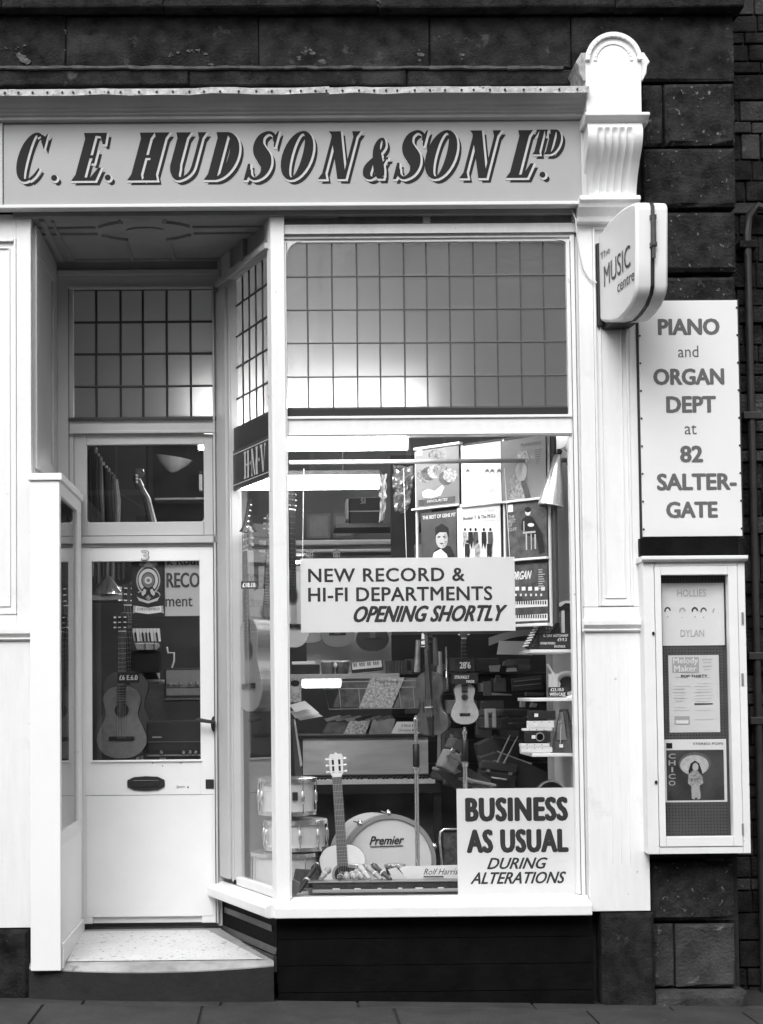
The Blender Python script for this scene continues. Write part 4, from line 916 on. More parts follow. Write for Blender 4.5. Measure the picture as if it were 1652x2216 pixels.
for px in (1013, 1055, 1066, 1081):
    fig([(px-5, 1026), (px-4, 1018), (px, 1014), (px+4, 1018), (px+5, 1026), (px+3, 1021), (px-3, 1021)], .001, INKG, t)
txt(FR_, 'DYLAN', (1045, 1056, 1072, 1068), .001, HG, t)
t = sleeve('grey sleeve with a figure in a brimmed hat, top right of the rack', (1086, 948, 1182, 1080), P2)
fig([(1098, 1080), (1104, 1035), (1116, 1024), (1140, 1040), (1150, 1080)], .001, PRINTG, t); fig(ell(1129, 1020, 13, 20), .0016, HG, t); fig([(1102, 996), (1118, 988), (1124, 976), (1140, 974), (1146, 992), (1148, 1000), (1120, 999)], .0022, PRINTG, t)
fig([(1128, 1042), (1138, 1038), (1150, 1078), (1138, 1080)], .0022, PRINTD, t); txt(FR_, 'PLAINTIVE', (1128, 957, 1172, 965), .002, INKG, t)
for k in range(7): rb((1158+k*.6, 972+k*5, 1174-k*1.2, 974+k*5), .001, INKG, t, 'print_line')
t = sleeve('dark sleeve with a smiling head and shoulders, lower left of the rack', (912, 1107, 988, 1222), mat('dark sleeve', .05, .5, .3, 10))
txt(FR_, 'THE BEST OF GENE PIT', (915, 1113, 987, 1121), .001, PAPER, t, bold=.02)
fig([(935, 1222), (938, 1195), (955, 1180), (975, 1182), (984, 1200), (984, 1222)], .001, INK, t); fig(ell(957, 1166, 13, 21), .0016, HG, t); fig([(957, 1187), (966, 1180), (970, 1168), (968, 1150), (962, 1158), (963, 1172)], .0019, PRINTG, t); fig([(948, 1161), (954, 1160), (954, 1163), (948, 1164)], .0019, INK, t); fig([(959, 1160), (966, 1161), (965, 1164), (960, 1163)], .0019, INK, t); fig([(951, 1175), (962, 1175), (957, 1179)], .0019, PRINTD, t); fig([(943, 1160), (943, 1142), (957, 1133), (971, 1142), (973, 1165), (967, 1152), (952, 1152)], .0022, INK, t)
fig([(935, 1215), (940, 1196), (955, 1188), (968, 1200), (975, 1222), (940, 1222)], .003, PAPER, t)
t = sleeve('pale sleeve with a row of small standing figures, lower centre of the rack', (990, 1094, 1084, 1222), PAPER)
txt(FR_, 'Booker T. & The M.G.s', (1003, 1115, 1073, 1123), .001, PRINTD, t, bold=.03); txt(FR_, 'The Sounds of Soul', (1006, 1103, 1070, 1110), .001, HG, t); txt(FR_, 'Memphis Horns', (1006, 1126, 1070, 1132), .001, HG, t)
for k, px in enumerate((1007, 1019, 1030, 1048, 1062, 1012, 1034, 1060)):
    y = 1146 if k < 5 else 1172; m = [PRINTG, INK, PRINTD, INK, PRINTD, INK, PRINTG, INK][k]
    fig(ell(px, y, 2.6, 3.6, 10), .001+k*.0002, INK, t); fig([(px-5, y+5), (px+5, y+5), (px+6, y+24), (px+3, y+44), (px-1, y+30), (px-4, y+44), (px-5, y+22)], .0014+k*.0003, m, t)
t = sleeve('dark sleeve with a figure seated on a pale chair, lower right of the rack', (1098, 1086, 1184, 1208), PRINTD)
txt(FR_, 'THE', (1101, 1115, 1114, 1122), .001, HG, t); txt(FR_, 'BEST', (1101, 1124, 1117, 1131), .001, HG, t); txt(FR_, 'OF', (1101, 1133, 1109, 1140), .001, HG, t); txt(FR_, 'CLIFF', (1101, 1142, 1119, 1149), .001, HG, t)
fig(ell(1143, 1107, 6, 9), .001, PAPER, t); fig(ell(1143, 1103, 7, 6), .0016, INK, t); fig([(1128, 1145), (1131, 1124), (1140, 1116), (1152, 1118), (1163, 1135), (1175, 1155), (1180, 1195), (1168, 1200), (1162, 1165), (1140, 1158)], .002, INK, t); fig(ell(1150, 1136, 7, 4), .0026, PAPER, t)
for q in ((1133, 1150, 1160, 1154), (1134, 1128, 1136, 1150), (1139, 1155, 1142, 1190), (1150, 1155, 1152, 1190), (1158, 1156, 1161, 1188)): rb(q, .003, HG, t, 'printed_chair')
rb((1100, 1092, 1111, 1108), .001, CARD, t)
t = sleeve('dark organ record sleeve showing two keyboards, bottom of the rack', (1112, 1220, 1186, 1350), PRINTD)
txt(FR_, 'ORGAN', (1108, 1236, 1152, 1254), .0012, PAPER, t, shear=.5, bold=.03)
for k in range(9): rb((1166, 1232+k*5, 1180-random.uniform(0, 6), 1234+k*5), .001, HG, t, 'print_line')
for k in range(5): rb((1116+k*14, 1270, 1124+k*14, 1278), .001, CARD, t)
for k in range(6): rb((1115+k*11, 1285, 1119+k*11, 1290), .001, PAPER, t)
for y in (1300, 1330):
    rb((1112, y, 1186, y+14), .001, IVORY, t, 'printed_keys')
    for k in range(14): rb((1114+k*5.1, y, 1116.6+k*5.1, y+8), .0022, INK, t, 'printed_key')
rk = thing('record_rack', 'angled wall rack of white ledges holding the record sleeves', 'rack', FR_.p(0, 1.5))
for px in ((895, 1096, 998, 1100), (1000, 1089, 1090, 1094), (1088, 1080, 1187, 1085), (1092, 1208, 1188, 1213), (1100, 1350, 1190, 1356), (900, 963, 1000, 968)): mesh('ledge', MB(FR_).bx(px, -.01, .022), WHITE2, rk, bevel=.002)
RB = mat('rack back board', .06, .7)
q = FR_.rect(900, 945, 1190, 1400); mesh('back_board', MB(FR_).box(q[0]+.1, q[1]+.02, q[2]+.12, q[3]-.02, -.05, -.025), RB, rk)
for px in (900, 1000, 1090, 1187): u = FR_.uv(px, 1200)[0]; mesh('upright', MB(FR_).box(u-.006, u+.006, q[2]+.1, q[3]-.03, -.024, -.012), WHITE2, rk)
# ----- spun aluminium spot lamp
lf = FY(.22).px(1192, 1095); 
lp = thing('spot_lamp', 'spun aluminium cone spot lamp hanging at the top right of the window', 'lamp', lf.p(0, 0))
k = (8.57)/FL
sp = [(28, 0), (27, 6), (24, 30), (20, 52), (13, 80), (9, 110), (6, 114), (0.1, 115)]
lg_ = lf.sub(.0, 0, 0, rot=-9); mesh('shade', MB(lg_).lathe([(r_*k, h*k) for r_, h in sp], ax=1, n=28), STEEL, lp, smooth=True)
mesh('shade_rim', MB(lg_).lathe([(28.2*k, -.002), (28.8*k, .001), (28.2*k, .004)], ax=1, n=28, caps=False), CHROME, lp, smooth=True)
mesh('swivel', MB(lg_).ball((.004, 120*k, 0), .018, 10, 6), DARK, lp, smooth=True)
mesh('lamp_arm', MB(lg_).tube([(.004, 122*k, 0), (.03, 130*k, 0), (.075, 118*k, .0)], .009, 8), CHROME, lp, smooth=True)
mesh('wall_clamp', MB(lg_).box(.055, .085, 95*k, 128*k, -.02, .02), DARK, lp, bevel=.004)
# ----- shelves on the return wall and what they carry
ZSH = {}
def shelf(label, px0, px1, y, Yf, Yb=.72):
    F = FY(Yf); a, v = F.uv(px0, y); 
    o = single('shelf', label, 'shelf', MB(G0).box(a, XRW-.001, Yf, Yb, v-.018, v), WHITE2, bevel=.003, group='white shelves on the window return wall'); return v, a
s1, xs1 = shelf('white shelf under the autoharp', 1148, 1240, 1406, .28)
s2, xs2 = shelf('white shelf under the brass horn bell', 1147, 1243, 1511, .28)
s3, xs3 = shelf('white shelf under the metronome and harmonicas', 1152, 1243, 1631, .28)
# autoharp
AH = thing('autoharp', 'black autoharp with white chord bars leaning on the top wall shelf', 'autoharp', (1.46, .42, s1))
ha = FY(.34)
def P(*a): return [ha.uv(*q) for q in a]
ah_l = ha.sub(0, 0, 0)
mesh('body', MB(ha).prism(P((1136, 1402), (1186, 1312), (1215, 1304), (1240, 1306), (1246, 1400), (1236, 1408), (1150, 1408)), -.03, 0), EBONY, AH, bevel=.003)
mesh('arched_top', MB(ha).prism(P((1208, 1312), (1212, 1303), (1226, 1300), (1240, 1302), (1244, 1310), (1236, 1306), (1224, 1305), (1214, 1313)), -.02, .008), IVORY, AH)
for i in range(15):
    t_ = i/14; p = ha.uv(1137+48*t_, 1398-82*t_); mesh('tuning_pin', MB(ha).tube([(p[0]-.016, p[1]-.003, .012), (p[0]+.016, p[1]+.003, .012)], .0042, 6), IVORY, AH, smooth=True)
for q in ((1215, 1322, 1222, 1388), (1185, 1318, 1205, 1340)): mesh('white_bar', MB(ha).bx(q, .002, .012), IVORY, AH)
for i in range(12):
    p = ha.uv(1162+i*2.0, 1388-i*1.5); q = ha.uv(1150+i*5, 1402-i*3); mesh('string', MB(ha).tube([(ha.uv(1152+i*2.4, 1400-i*.5)[0], ha.uv(1152, 1400-i*1)[1], .004), (ha.uv(1172+i*4.4, 1352-i*2)[0], ha.uv(1172, 1352-i*3)[1], .004)], .0008, 4), BONE, AH)
for i in range(14): mesh('damper', MB(ha).bx((1210+i*.3, 1330+i*4, 1216+i*.3, 1331.5+i*4), .002, .006), HG, AH)
for j in range(2):
    for i in range(3): p = ha.uv(1183+i*6, 1353+j*7); mesh('button', MB(ha).ball((p[0], p[1], .006), .005, 6, 4), IVORY, AH)
def pcard(label, F, px, lines, d=0.02):
    r = F.rect(*px); t = thing('price_card', label, 'price card', F.p((r[0]+r[1])/2, r[2], d), 'black price cards in the window'); mesh('card', MB(F).box(*r, d-.002, d), CARDB, t)
    for s, q in lines: txt(F, s, q, d+.001, CARD, t, bold=.03)
    return t
pcard('black price card on the autoharp lettered autoharp', ha, (1166, 1370, 1232, 1404), (('G. DAY AUTOHARP', (1174, 1373, 1228, 1379)), ('£9.9.3', (1205, 1381, 1225, 1388)), ('OTHER MODELS', (1168, 1390, 1200, 1395)), ('IN STOCK', (1198, 1397, 1222, 1402))), .03)
# brass horn
hb = FY(.36); bc = hb.uv(1228, 1481)
HN = thing('brass_horn', 'brass horn on the middle shelf with its bell facing the street', 'horn', hb.p(bc[0], s2)); kb = 8.71/FL
fb = hb.sub(bc[0], bc[1], 0, turn=-8)
mesh('bell', MB(fb).lathe([(27*kb, .02), (28.5*kb, .022), (28*kb, .016), (22*kb, .0), (17*kb, -.03), (13*kb, -.08), (8*kb, -.18), (5*kb, -.28)], ax=2, n=28, caps=False), BRASS, HN, smooth=True)
mesh('bell_rim', MB(fb).lathe([(26*kb, .022), (29*kb, .026), (29.5*kb, .02), (28*kb, .016)], ax=2, n=28, caps=False), BRASS, HN, smooth=True)
mesh('bell_bore', MB(fb).lathe([(16.8*kb, -.030), (.001, -.031)], ax=2, n=24), EBONY, HN, smooth=True)
T = lambda *a: [(hb.uv(x, y)[0], hb.uv(x, y)[1], d) for x, y, d in a]
mesh('tubing', MB(hb).tube(T((1225, 1487, -.15), (1200, 1495, -.05), (1196, 1480, .0), (1204, 1464, .0), (1212, 1480, -.02), (1208, 1500, -.04)), .009, 8), BRASS, HN, smooth=True)
mesh('leadpipe', MB(hb).tube(T((1184, 1438, .01), (1192, 1450, .01), (1206, 1470, 0)), [.008, .006, .006], 8), BRASS, HN, smooth=True)
for i in range(3): p = hb.uv(1190+i*7, 1470); mesh('valve', MB(hb).tube([(p[0], p[1]-.05, .01), (p[0], p[1]+.03, .01)], .009, 8), BRASS, HN, smooth=True)
pcard('black price card under the brass horn lettered with case', hb, (1183, 1487, 1224, 1507), (('£23.10.0', (1188, 1489, 1216, 1496)), ('WITH CASE', (1186, 1499, 1220, 1506))), .06)
# metronome
fm = FY(.32); mc = fm.uv(1215, 1629); MT_ = thing('metronome', 'dark pyramid metronome with its front open beside harmonica boxes', 'metronome', fm.p(mc[0], s3)); km = 8.67/FL
def pyr(F, w0, w1, h, d0, d1, o=(0, 0, 0)):
    m = MB(F); m.add([(o[0]-w0, o[1], o[2]), (o[0]+w0, o[1], o[2]), (o[0]+w1, o[1]+h, o[2]-d1), (o[0]-w1, o[1]+h, o[2]-d1), (o[0]-w0, o[1], o[2]-d0), (o[0]+w0, o[1], o[2]-d0), (o[0]+w1, o[1]+h, o[2]-d0+d1), (o[0]-w1, o[1]+h, o[2]-d0+d1)], [(0, 1, 2, 3), (5, 4, 7, 6), (4, 0, 3, 7), (1, 5, 6, 2), (3, 2, 6, 7), (4, 5, 1, 0)]); return m
fm2 = fm.sub(mc[0], s3, 0, turn=-28)
mesh('case', pyr(fm2, .062, .018, .235, .12, .04), MAHOG, MT_, bevel=.003)
mesh('scale_panel', pyr(fm2, .030, .010, .15, .004, .0, (0, .07, -.006+.0)), STEEL, MT_); mesh('pendulum', MB(fm2).tube([(0, .05, .012), (0, .215, -.02)], .0025, 6), CHROME, MT_)
mesh('pendulum_weight', MB(fm2).box(-.01, .01, .16, .178, -.018, .0), CHROME, MT_); mesh('maker_label', MB(fm2).box(-.008, .012, .03, .048, .003, .006), CARD, MT_)
for s in (-1, 1): mesh('foot', MB(fm2).ball((s*.05, -.0, -.01), .008, 6, 4), DARK, MT_)
# harmonica boxes
hh = FY(.30); 
for i, (q, m, lb) in enumerate((((1128, 1617, 1196, 1629), SPRUCE2, 'long white harmonica box at the bottom of the stack by the metronome'), ((1127, 1609, 1190, 1617), IVORY, 'thin ivory harmonica box second from the bottom'), ((1138, 1583, 1192, 1607), EBONY, 'black harmonica case with a round badge in the middle of the stack'), ((1132, 1576, 1196, 1582), IVORY, 'thin white box above the black harmonica case'), ((1143, 1560, 1200, 1576), PAPER, 'pale box second from the top of the harmonica stack'), ((1144, 1538, 1203, 1558), EBONY, 'black box with a white price ticket topping the harmonica stack'))):
    r = hh.rect(*q); r = (r[0], r[1], r[2], r[3]); t = thing('harmonica_box', lb, 'harmonica box', hh.p((r[0]+r[1])/2, r[2]), 'stacked harmonica boxes')
    mesh('box_body', MB(hh).box(r[0], r[1], r[2]+.001, r[3]-.001, -.05, 0), m, t, bevel=.002)
    p = hh.uv(q[0]+17, (q[1]+q[3])/2)
    if q[3]-q[1] > 10: mesh('price_ticket', MB(hh).box(p[0]-.01, p[0]+.01, p[1]-.009, p[1]+.009, .0005, .002), CARD, t)
    if i == 2: p = hh.uv(1169, 1595); mesh('round_badge', MB(hh).lathe([(.024, .001), (.024, .004), (.019, .004), (.019, .001)], (*p, 0), ax=2, n=18), mat('grey badge', .3, .5), t)
    else:
        for k_ in range(3): p = hh.uv(q[0]+14+k_*16, q[1]+3); mesh('hinge_stud', MB(hh).ball((p[0], p[1], .001), .003, 5, 3), DARK, t)
# tambourine ring under the shelves
ft = FY(.5); tc = ft.uv(1193, 1722); tam = thing('tambourine', 'silver rimmed tambourine standing behind the white corner card', 'tambourine', ft.p(tc[0], tc[1]-.1)); kt = 8.85/FL
mesh('hoop', MB(ft).lathe([(34*kt, -.02), (34*kt, .02), (30*kt, .02), (30*kt, -.02), (34*kt, -.02)], (*tc, 0), ax=2, n=30), CHROME, tam, smooth=True); mesh('skin', MB(ft).lathe([(30*kt, -.018), (.001, -.017)], (*tc, 0), ax=2, n=24), DARK, tam)
# ------------------------------------------------------------------ instruments
def outline(pts, n=5):       # right half outline (x,y) from bottom to top -> closed polygon, smooth
    R = [(p[0], p[1]) for p in cr([(a, b, 0) for a, b in pts], n)]
    return R + [(-x, y) for x, y in R[::-1] if x > .0005]
def guitar(F, L, label, top, group=None, kind='classical', dark=MAHOG, neckm=None, tag_=None, pale_head=False, board=None):
    """F: origin bottom centre of the body, V along the neck; L total length"""
    t = thing('ukulele' if kind == 'uke' else 'guitar', label, 'ukulele' if kind == 'uke' else 'guitar', F.p(0, 0, 0), group); s = L/1.0
    bl = .49 if kind != 'uke' else .41
    O = outline([(0, 0), (.06, .003), (.13, .03), (.178, .09), (.182, .15), (.155, .215), (.125, .27), (.12, .32), (.135, .38), (.135, .425), (.10, .47), (.05, .488), (0, .49)])
    O = [(x*s*(.92 if kind != 'uke' else .76), y*s*bl/.49) for x, y in O]; D = .095*s
    mesh('sides', MB(F).prism(O, -D, -.004*s), dark, t); mesh('soundboard', MB(F).prism([(x*.985, y*.99+.0025*s) for x, y in O], -.0039*s, .0), top, t)
    hy = .325*s*bl/.49 if kind != 'uke' else .27*s
    rk_ = 1 if kind != 'uke' else .62
    mesh('rosette', MB(F).lathe([(.062*s*rk_, .0002), (.062*s*rk_, .0009), (.048*s*rk_, .0009), (.048*s*rk_, .0002)], (0, hy, 0), ax=2, n=24), neckm or PRINTM, t); mesh('sound_hole', MB(F).lathe([(.048*s*rk_, .0006), (.0005, .0007)], (0, hy, 0), ax=2, n=24), EBONY, t)
    by = (.135 if kind != 'uke' else .10)*s; mesh('bridge', MB(F).box(-.085*s*rk_, .085*s*rk_, by-.014*s, by+.014*s, .0005, .009*s), dark if pale_head else EBONY, t, bevel=.001)
    ny = .86*s; nm = neckm or dark
    mesh('neck', MB(F).box(-.026*s, .026*s, bl*s, ny, -.03*s, .004*s), nm, t)
    mesh('fingerboard', MB(F).add([(-.029*s, hy+.046*s, .001), (.029*s, hy+.046*s, .001), (.025*s, ny, .001), (-.025*s, ny, .001), (-.029*s, hy+.046*s, .009*s), (.029*s, hy+.046*s, .009*s), (.025*s, ny, .009*s), (-.025*s, ny, .009*s)], [(0, 1, 2, 3), (4, 5, 6, 7), (0, 1, 5, 4), (1, 2, 6, 5), (2, 3, 7, 6), (3, 0, 4, 7)]), board or EBONY, t)
    y = ny; st = (ny-by)/17.8; k = 0
    while y-st > hy+.06*s and k < 19:
        y -= st; st *= .944; k += 1; mesh('fret', MB(F).box(-.027*s, .027*s, y-.0011, y+.0011, .009*s, .0105*s), BONE, t)
    mesh('nut', MB(F).box(-.026*s, .026*s, ny, ny+.006*s, .002, .012*s), IVORY, t)
    hp = [(.026, .866), (.036, .885), (.038, .93), (.040, .97), (.030, .99), (.012, .985), (0, 1.0)]
    HP = [(x*s, q*s) for x, q in hp]; HP = HP+[(-x, q) for x, q in HP[::-1] if x > 0]
    hm = IVORY if pale_head else nm
    mesh('headstock', MB(F).prism(HP, -.02*s, -.002*s), hm, t, bevel=.002)
    if kind != 'uke':
        for g in (-1, 1): mesh('headstock_slot', MB(F).box(g*.018*s-.006*s, g*.018*s+.006*s, .885*s, .965*s, -.0019*s, -.0005*s), EBONY, t)
    for g in (-1, 1):
        for q in ((.89, .925, .96) if kind != 'uke' else (.90, .955)):
            mesh('tuning_peg', MB(F).tube([(g*.036*s, q*s, -.012*s), (g*.058*s, q*s, -.012*s)], [.004*s, .009*s], 6), CHROME if not pale_head else IVORY, t)
            if kind != 'uke': mesh('string_roller', MB(F).tube([(g*.010*s, q*s, .0), (g*.027*s, q*s, .0)], .004*s, 6), IVORY if pale_head else BONE, t)
    n = 6 if kind != 'uke' else 4
    for i in range(n): x = (i-(n-1)/2)*.0082*s*(6/n)**.5; mesh('string', MB(F).tube([(x*1.25, by, .012*s), (x, ny, .012*s)], .0009*s+.0002, 4), BONE, t)
    return t
# classical guitar on the display bed
fg = FY(.50); kg = 8.85/FL
a, b = fg.uv(744, 1905), fg.uv(729, 1652)
L = math.hypot(b[0]-a[0], b[1]-a[1]); full = 1.0; s_ = full
th = math.degrees(math.atan2(-(b[0]-a[0]), b[1]-a[1]))
SC_ = ((1905-1648)*kg)/(1-.30)                    # the sound hole sits at the picture point (741,1893)
g_ = fg.px(743, 1893, rot=th, lean=6).sub(0, -.325, 0)
guitar(g_, 1.0, 'pale topped classical guitar leaning up behind the recorders, white headstock', SPRUCE2, pale_head=True, neckm=mat('tan neck', .30, .4), board=mat('grey brown fingerboard', .16, .4))
# guitar behind the door glass
fd = FY(1.35); gd = fd.px(263, 1642, rot=0, lean=6); Ld = .90
guitar(gd, Ld, 'plain tan guitar standing behind the glass of the shop door', mat('dull tan top', .22, .45, .15, 30), dark=MAHOG)
guitar(FY(1.75).px(266, 1640, rot=-2, lean=4), 1.12, 'second guitar behind the one in the shop door, mostly hidden', mat('dull brown top', .10, .45))
pcard('small dark price card on the guitar neck behind the door', FY(1.25), (254, 1455, 302, 1478), (('£6 E.6.0', (258, 1461, 298, 1472)),), 0)
# ukulele
fu = FY(.45); gu = fu.px(1007, 1568, rot=0); guitar(gu, (1568-1352)*8.8/FL, 'small plain wood ukulele hanging below the price card in the window', mat('ukulele top', .40, .4, .12, 40), kind='uke')
fk = FY(.42)
pcard('black price card marked 28 6 on the ukulele neck', fk, (985, 1425, 1028, 1452), (('28\'6', (995, 1432, 1019, 1447)),), 0); pcard('black card under the ukulele price lettered strongly made', fk, (978, 1457, 1035, 1480), (('STRONGLY', (984, 1462, 1016, 1469)), ('MADE', (1010, 1472, 1027, 1478))), 0)
# guitar hanging edge-on behind the angled window
fh = FY(.55); gh = fh.px(541, 1540, rot=2, turn=-66); guitar(gh, (1540-1068)*8.9/FL*.86, 'guitar hanging half edge-on behind the angled window', mat('honey top', .36, .4), dark=mat('mid brown sides', .22, .35, .1, 10), board=EBONY)
fh = FY(.9); gh = fh.px(572, 1430, rot=-4, turn=20); guitar(gh, .86, 'dark backed guitar hanging beside the corner post inside the window', mat('amber top', .26, .4), dark=MAHOG)
gh = FY(1.1).px(634, 1402, turn=50); guitar(gh, .95, 'guitar hanging sideways just right of the corner post', mat('pale amber top', .42, .4), dark=mat('black sides', .02, .3))
for px, lb, m in ((672, 'light guitar hanging behind the large card, its lower edge left of centre', SPRUCE), (731, 'wide tan guitar hanging behind the large card, its rounded base showing', mat('tan archtop', .34, .4)), (807, 'dark guitar hanging behind the large card, its base showing', mat('very dark top', .05, .3))):
    guitar(FY(3.3 if px != 672 else 3.45).px(px, 1392 if px == 672 else (1401 if px == 731 else 1409)), .70 if px != 731 else .72, lb, m)
pcard('small black price card over the guitar in the angled window', FY(.48), (522, 1258, 556, 1274), (('£18.18', (525, 1261, 553, 1271)),), 0)
# violin
def violin(F, s, label):
    t = thing('violin', label, 'violin', F.p(0, 0)); 
    O = outline([(0, 0), (.05, .004), (.092, .03), (.104, .075), (.09, .115), (.072, .135), (.058, .175), (.064, .215), (.078, .235), (.084, .28), (.07, .33), (.03, .353), (0, .356)], 4); O = [(x*s, y*s) for x, y in O]
    mesh('body', MB(F).prism(O, -.032*s, 0), VARN, t, bevel=.004); mesh('belly', MB(F).grid(lambda a, b: ((a-.5)*.11*s, (.03+.30*b)*s, .0005+.012*s*math.sin(math.pi*a)*math.sin(math.pi*b)), 8, 10), VARN, t, smooth=True)
    mesh('fingerboard', MB(F).add([(-.02*s, .20*s, .014), (.02*s, .20*s, .014), (.012*s, .48*s, .006), (-.012*s, .48*s, .006), (-.02*s, .20*s, .022), (.02*s, .20*s, .022), (.012*s, .48*s, .014), (-.012*s, .48*s, .014)], [(0, 1, 2, 3), (4, 5, 6, 7), (0, 1, 5, 4), (1, 2, 6, 5), (2, 3, 7, 6), (3, 0, 4, 7)]), EBONY, t)
    mesh('neck', MB(F).box(-.012*s, .012*s, .35*s, .49*s, -.012*s, .006), VARN, t); mesh('tailpiece', MB(F).prism([(-.008*s, .0), (.008*s, 0), (.02*s, .11*s), (-.02*s, .11*s)], .006, .02), EBONY, t)
    mesh('bridge', MB(F).box(-.02*s, .02*s, .155*s, .160*s, .01, .035), IVORY, t); mesh('pegbox', MB(F).box(-.01*s, .01*s, .49*s, .56*s, -.02*s, .006), VARN, t, bevel=.002); mesh('scroll', MB(F).ball((0, .575*s, -.004), .018*s, 10, 8), VARN, t, smooth=True)
    for i in range(4): g = 1 if i % 2 else -1; mesh('peg', MB(F).tube([(0, (.505+.015*i)*s, -.006), (g*.035*s, (.505+.015*i)*s, -.006)], [.003, .006*s], 6), EBONY, t)
    for g in (-1, 1): mesh('sound_hole', MB(F).box(g*.04*s-.003*s, g*.04*s+.003*s, .13*s, .19*s, .004, .0085), EBONY, t)
    for i in range(4): mesh('string', MB(F).tube([((i-1.5)*.008*s, .1*s, .024), ((i-1.5)*.0045*s, .48*s, .016)], .0006, 4), BONE, t)
    return t
violin(FY(.55).px(936, 1592, rot=3, turn=-30), 1.0, 'dark varnished violin hanging in the middle of the window')
# drums
def drum(F, r, h, label, name='drum', lugs=8, text=None, snare=False, cat='drum'):
    t = thing(name, label, cat, F.p(0, 0)); mesh('shell', MB(F).lathe([(r, .01), (r, h-.01)], ax=1, n=36), PEARL, t, smooth=True)
    for y in (0, h-.02): mesh('hoop', MB(F).lathe([(r+.004, y), (r+.014, y), (r+.014, y+.022), (r+.004, y+.024)], ax=1, n=36), CHROME, t, smooth=True)
    mesh('head', MB(F).lathe([(r+.004, h-.004), (.001, h-.002)], ax=1, n=36), SKIN, t)
    for i in range(lugs):
        a = 2*math.pi*(i+.3)/lugs; x, z = (r+.016)*math.cos(a), (r+.016)*math.sin(a)
        mesh('tension_rod', MB(F).tube([(x, .01, z), (x, h-.01, z)], .0035, 6), CHROME, t); mesh('lug', MB(F).ball((x*.985, h*.5, z*.985), (.011, h*.26 if snare else .04, .012), 8, 6), CHROME, t, smooth=True)
    return t
ft_ = lambda px, py, Y: FY(Y).px(px, py)
fdz = ft_(620, 1935, .62); drum(fdz.sub(0, ZB-fdz.o.z, 0), .185, fdz.o.z-ZB+.235, 'white pearl floor drum at the bottom of the drum stack', name='floor_drum'); 
zdr = ft_(640, 1838, .62)
drum(ft_(640, 1838, .62), .165, .165, 'snare drum with chrome fittings in the middle of the drum stack', name='snare_drum', lugs=10, snare=True)
dt = drum(ft_(622, 1762, .62), .150, .20, 'white pearl tom drum on top of the drum stack behind the post', name='tom_drum')
Ft = ft_(622, 1762, .62); mesh('vent_badge', MB(Ft).box(.028, .058, .085, .13, .146, .156), CARDB, dt); txt(Ft, 'Premier', (-.13, -.05, .158, .172), .125, INK2, dt, metric=True, shear=.3)
# bass drum
bf = FY(.80).px(842, 1868); kbd = 9.15/FL; rb_ = 99*kbd
BF = bf.sub(0, 0, 0, turn=12)
bd_ = thing('bass_drum', 'large white bass drum lettered Premier behind the guitar', 'drum', bf.p(0, -rb_)); sy_ = 1.0
mesh('shell', MB(BF).lathe([(rb_, -.36), (rb_, -.02)], ax=2, n=44), PEARL, bd_, smooth=True); mesh('drum_head', MB(BF).lathe([(rb_+.003, -.004), (rb_*.96, .001), (.001, .002)], ax=2, n=44), SKIN, bd_)
mesh('hoop', MB(BF).lathe([(rb_, -.03), (rb_+.016, -.03), (rb_+.016, .014), (rb_-.008, .014), (rb_-.008, .0)], ax=2, n=44), mat('grey hoop', .30, .4), bd_, smooth=True)
for i in range(10):
    a = math.radians(18+36*i); x, y = (rb_+.022)*math.cos(a), (rb_+.022)*math.sin(a)
    mesh('claw_hook', MB(BF).ball((x, y, .0), (.018, .018, .026), 8, 6), CHROME, bd_, smooth=True); mesh('tension_rod', MB(BF).tube([(x, y, .01), (x, y, -.14)], .004, 6), CHROME, bd_)
txt(BF, 'Premier', (-.115, .09, .105, .155), .006, INK2, bd_, metric=True, shear=.35, bold=.03); mesh('underline', MB(BF).box(-.11, .085, .093, .098, .004, .006), INK2, bd_)
for g in (-1, 1): mesh('spur', MB(BF).tube([(g*rb_*.85, -rb_*.5, -.05), (g*(rb_+.05), ZB-bf.o.z, .02)], .006, 6), CHROME, bd_)
# microphone stands
def mic(px, ytop, yg0, yg1, ybot, Y, label):
    F = FY(Y); u, v = F.uv(px, ybot); k = (8.35+Y)/FL; t = thing('microphone_stand', label, 'stand', F.p(u, v), 'chrome microphone stands'); z = lambda y: (ybot-y)*k; G = F.sub(u, v)
    mesh('pole', MB(G).tube([(0, 0, 0), (0, z(yg1), 0)], .0125, 12), CHROME, t, smooth=True); mesh('grip', MB(G).lathe([(.015, z(yg1)), (.019, z(yg1)+.008), (.019, z(yg0)-.006), (.015, z(yg0))], ax=1, n=14), EBONY, t, smooth=True)
    mesh('collar', MB(G).lathe([(.014, z(yg1)-.03), (.019, z(yg1)-.024), (.019, z(yg1)-.004), (.014, z(yg1))], ax=1, n=14), CHROME, t, smooth=True)
    mesh('upper_pole', MB(G).lathe([(.010, z(yg0)), (.010, z(ytop)-.04), (.014, z(ytop)-.036), (.014, z(ytop)-.02), (.007, z(ytop)-.015), (.007, z(ytop))], ax=1, n=12), CHROME, t, smooth=True); mesh('base', MB(G).lathe([(.12, 0), (.12, .012), (.03, .03), (.014, .05)], ax=1, n=24), DARK, t, smooth=True)
mic(906, 1552, 1614, 1664, 2016, .48, 'taller chrome microphone stand rising in front of the bass drum'); mic(1012, 1578, 1604, 1652, 2018, .46, 'shorter chrome microphone stand rising behind the corner card')
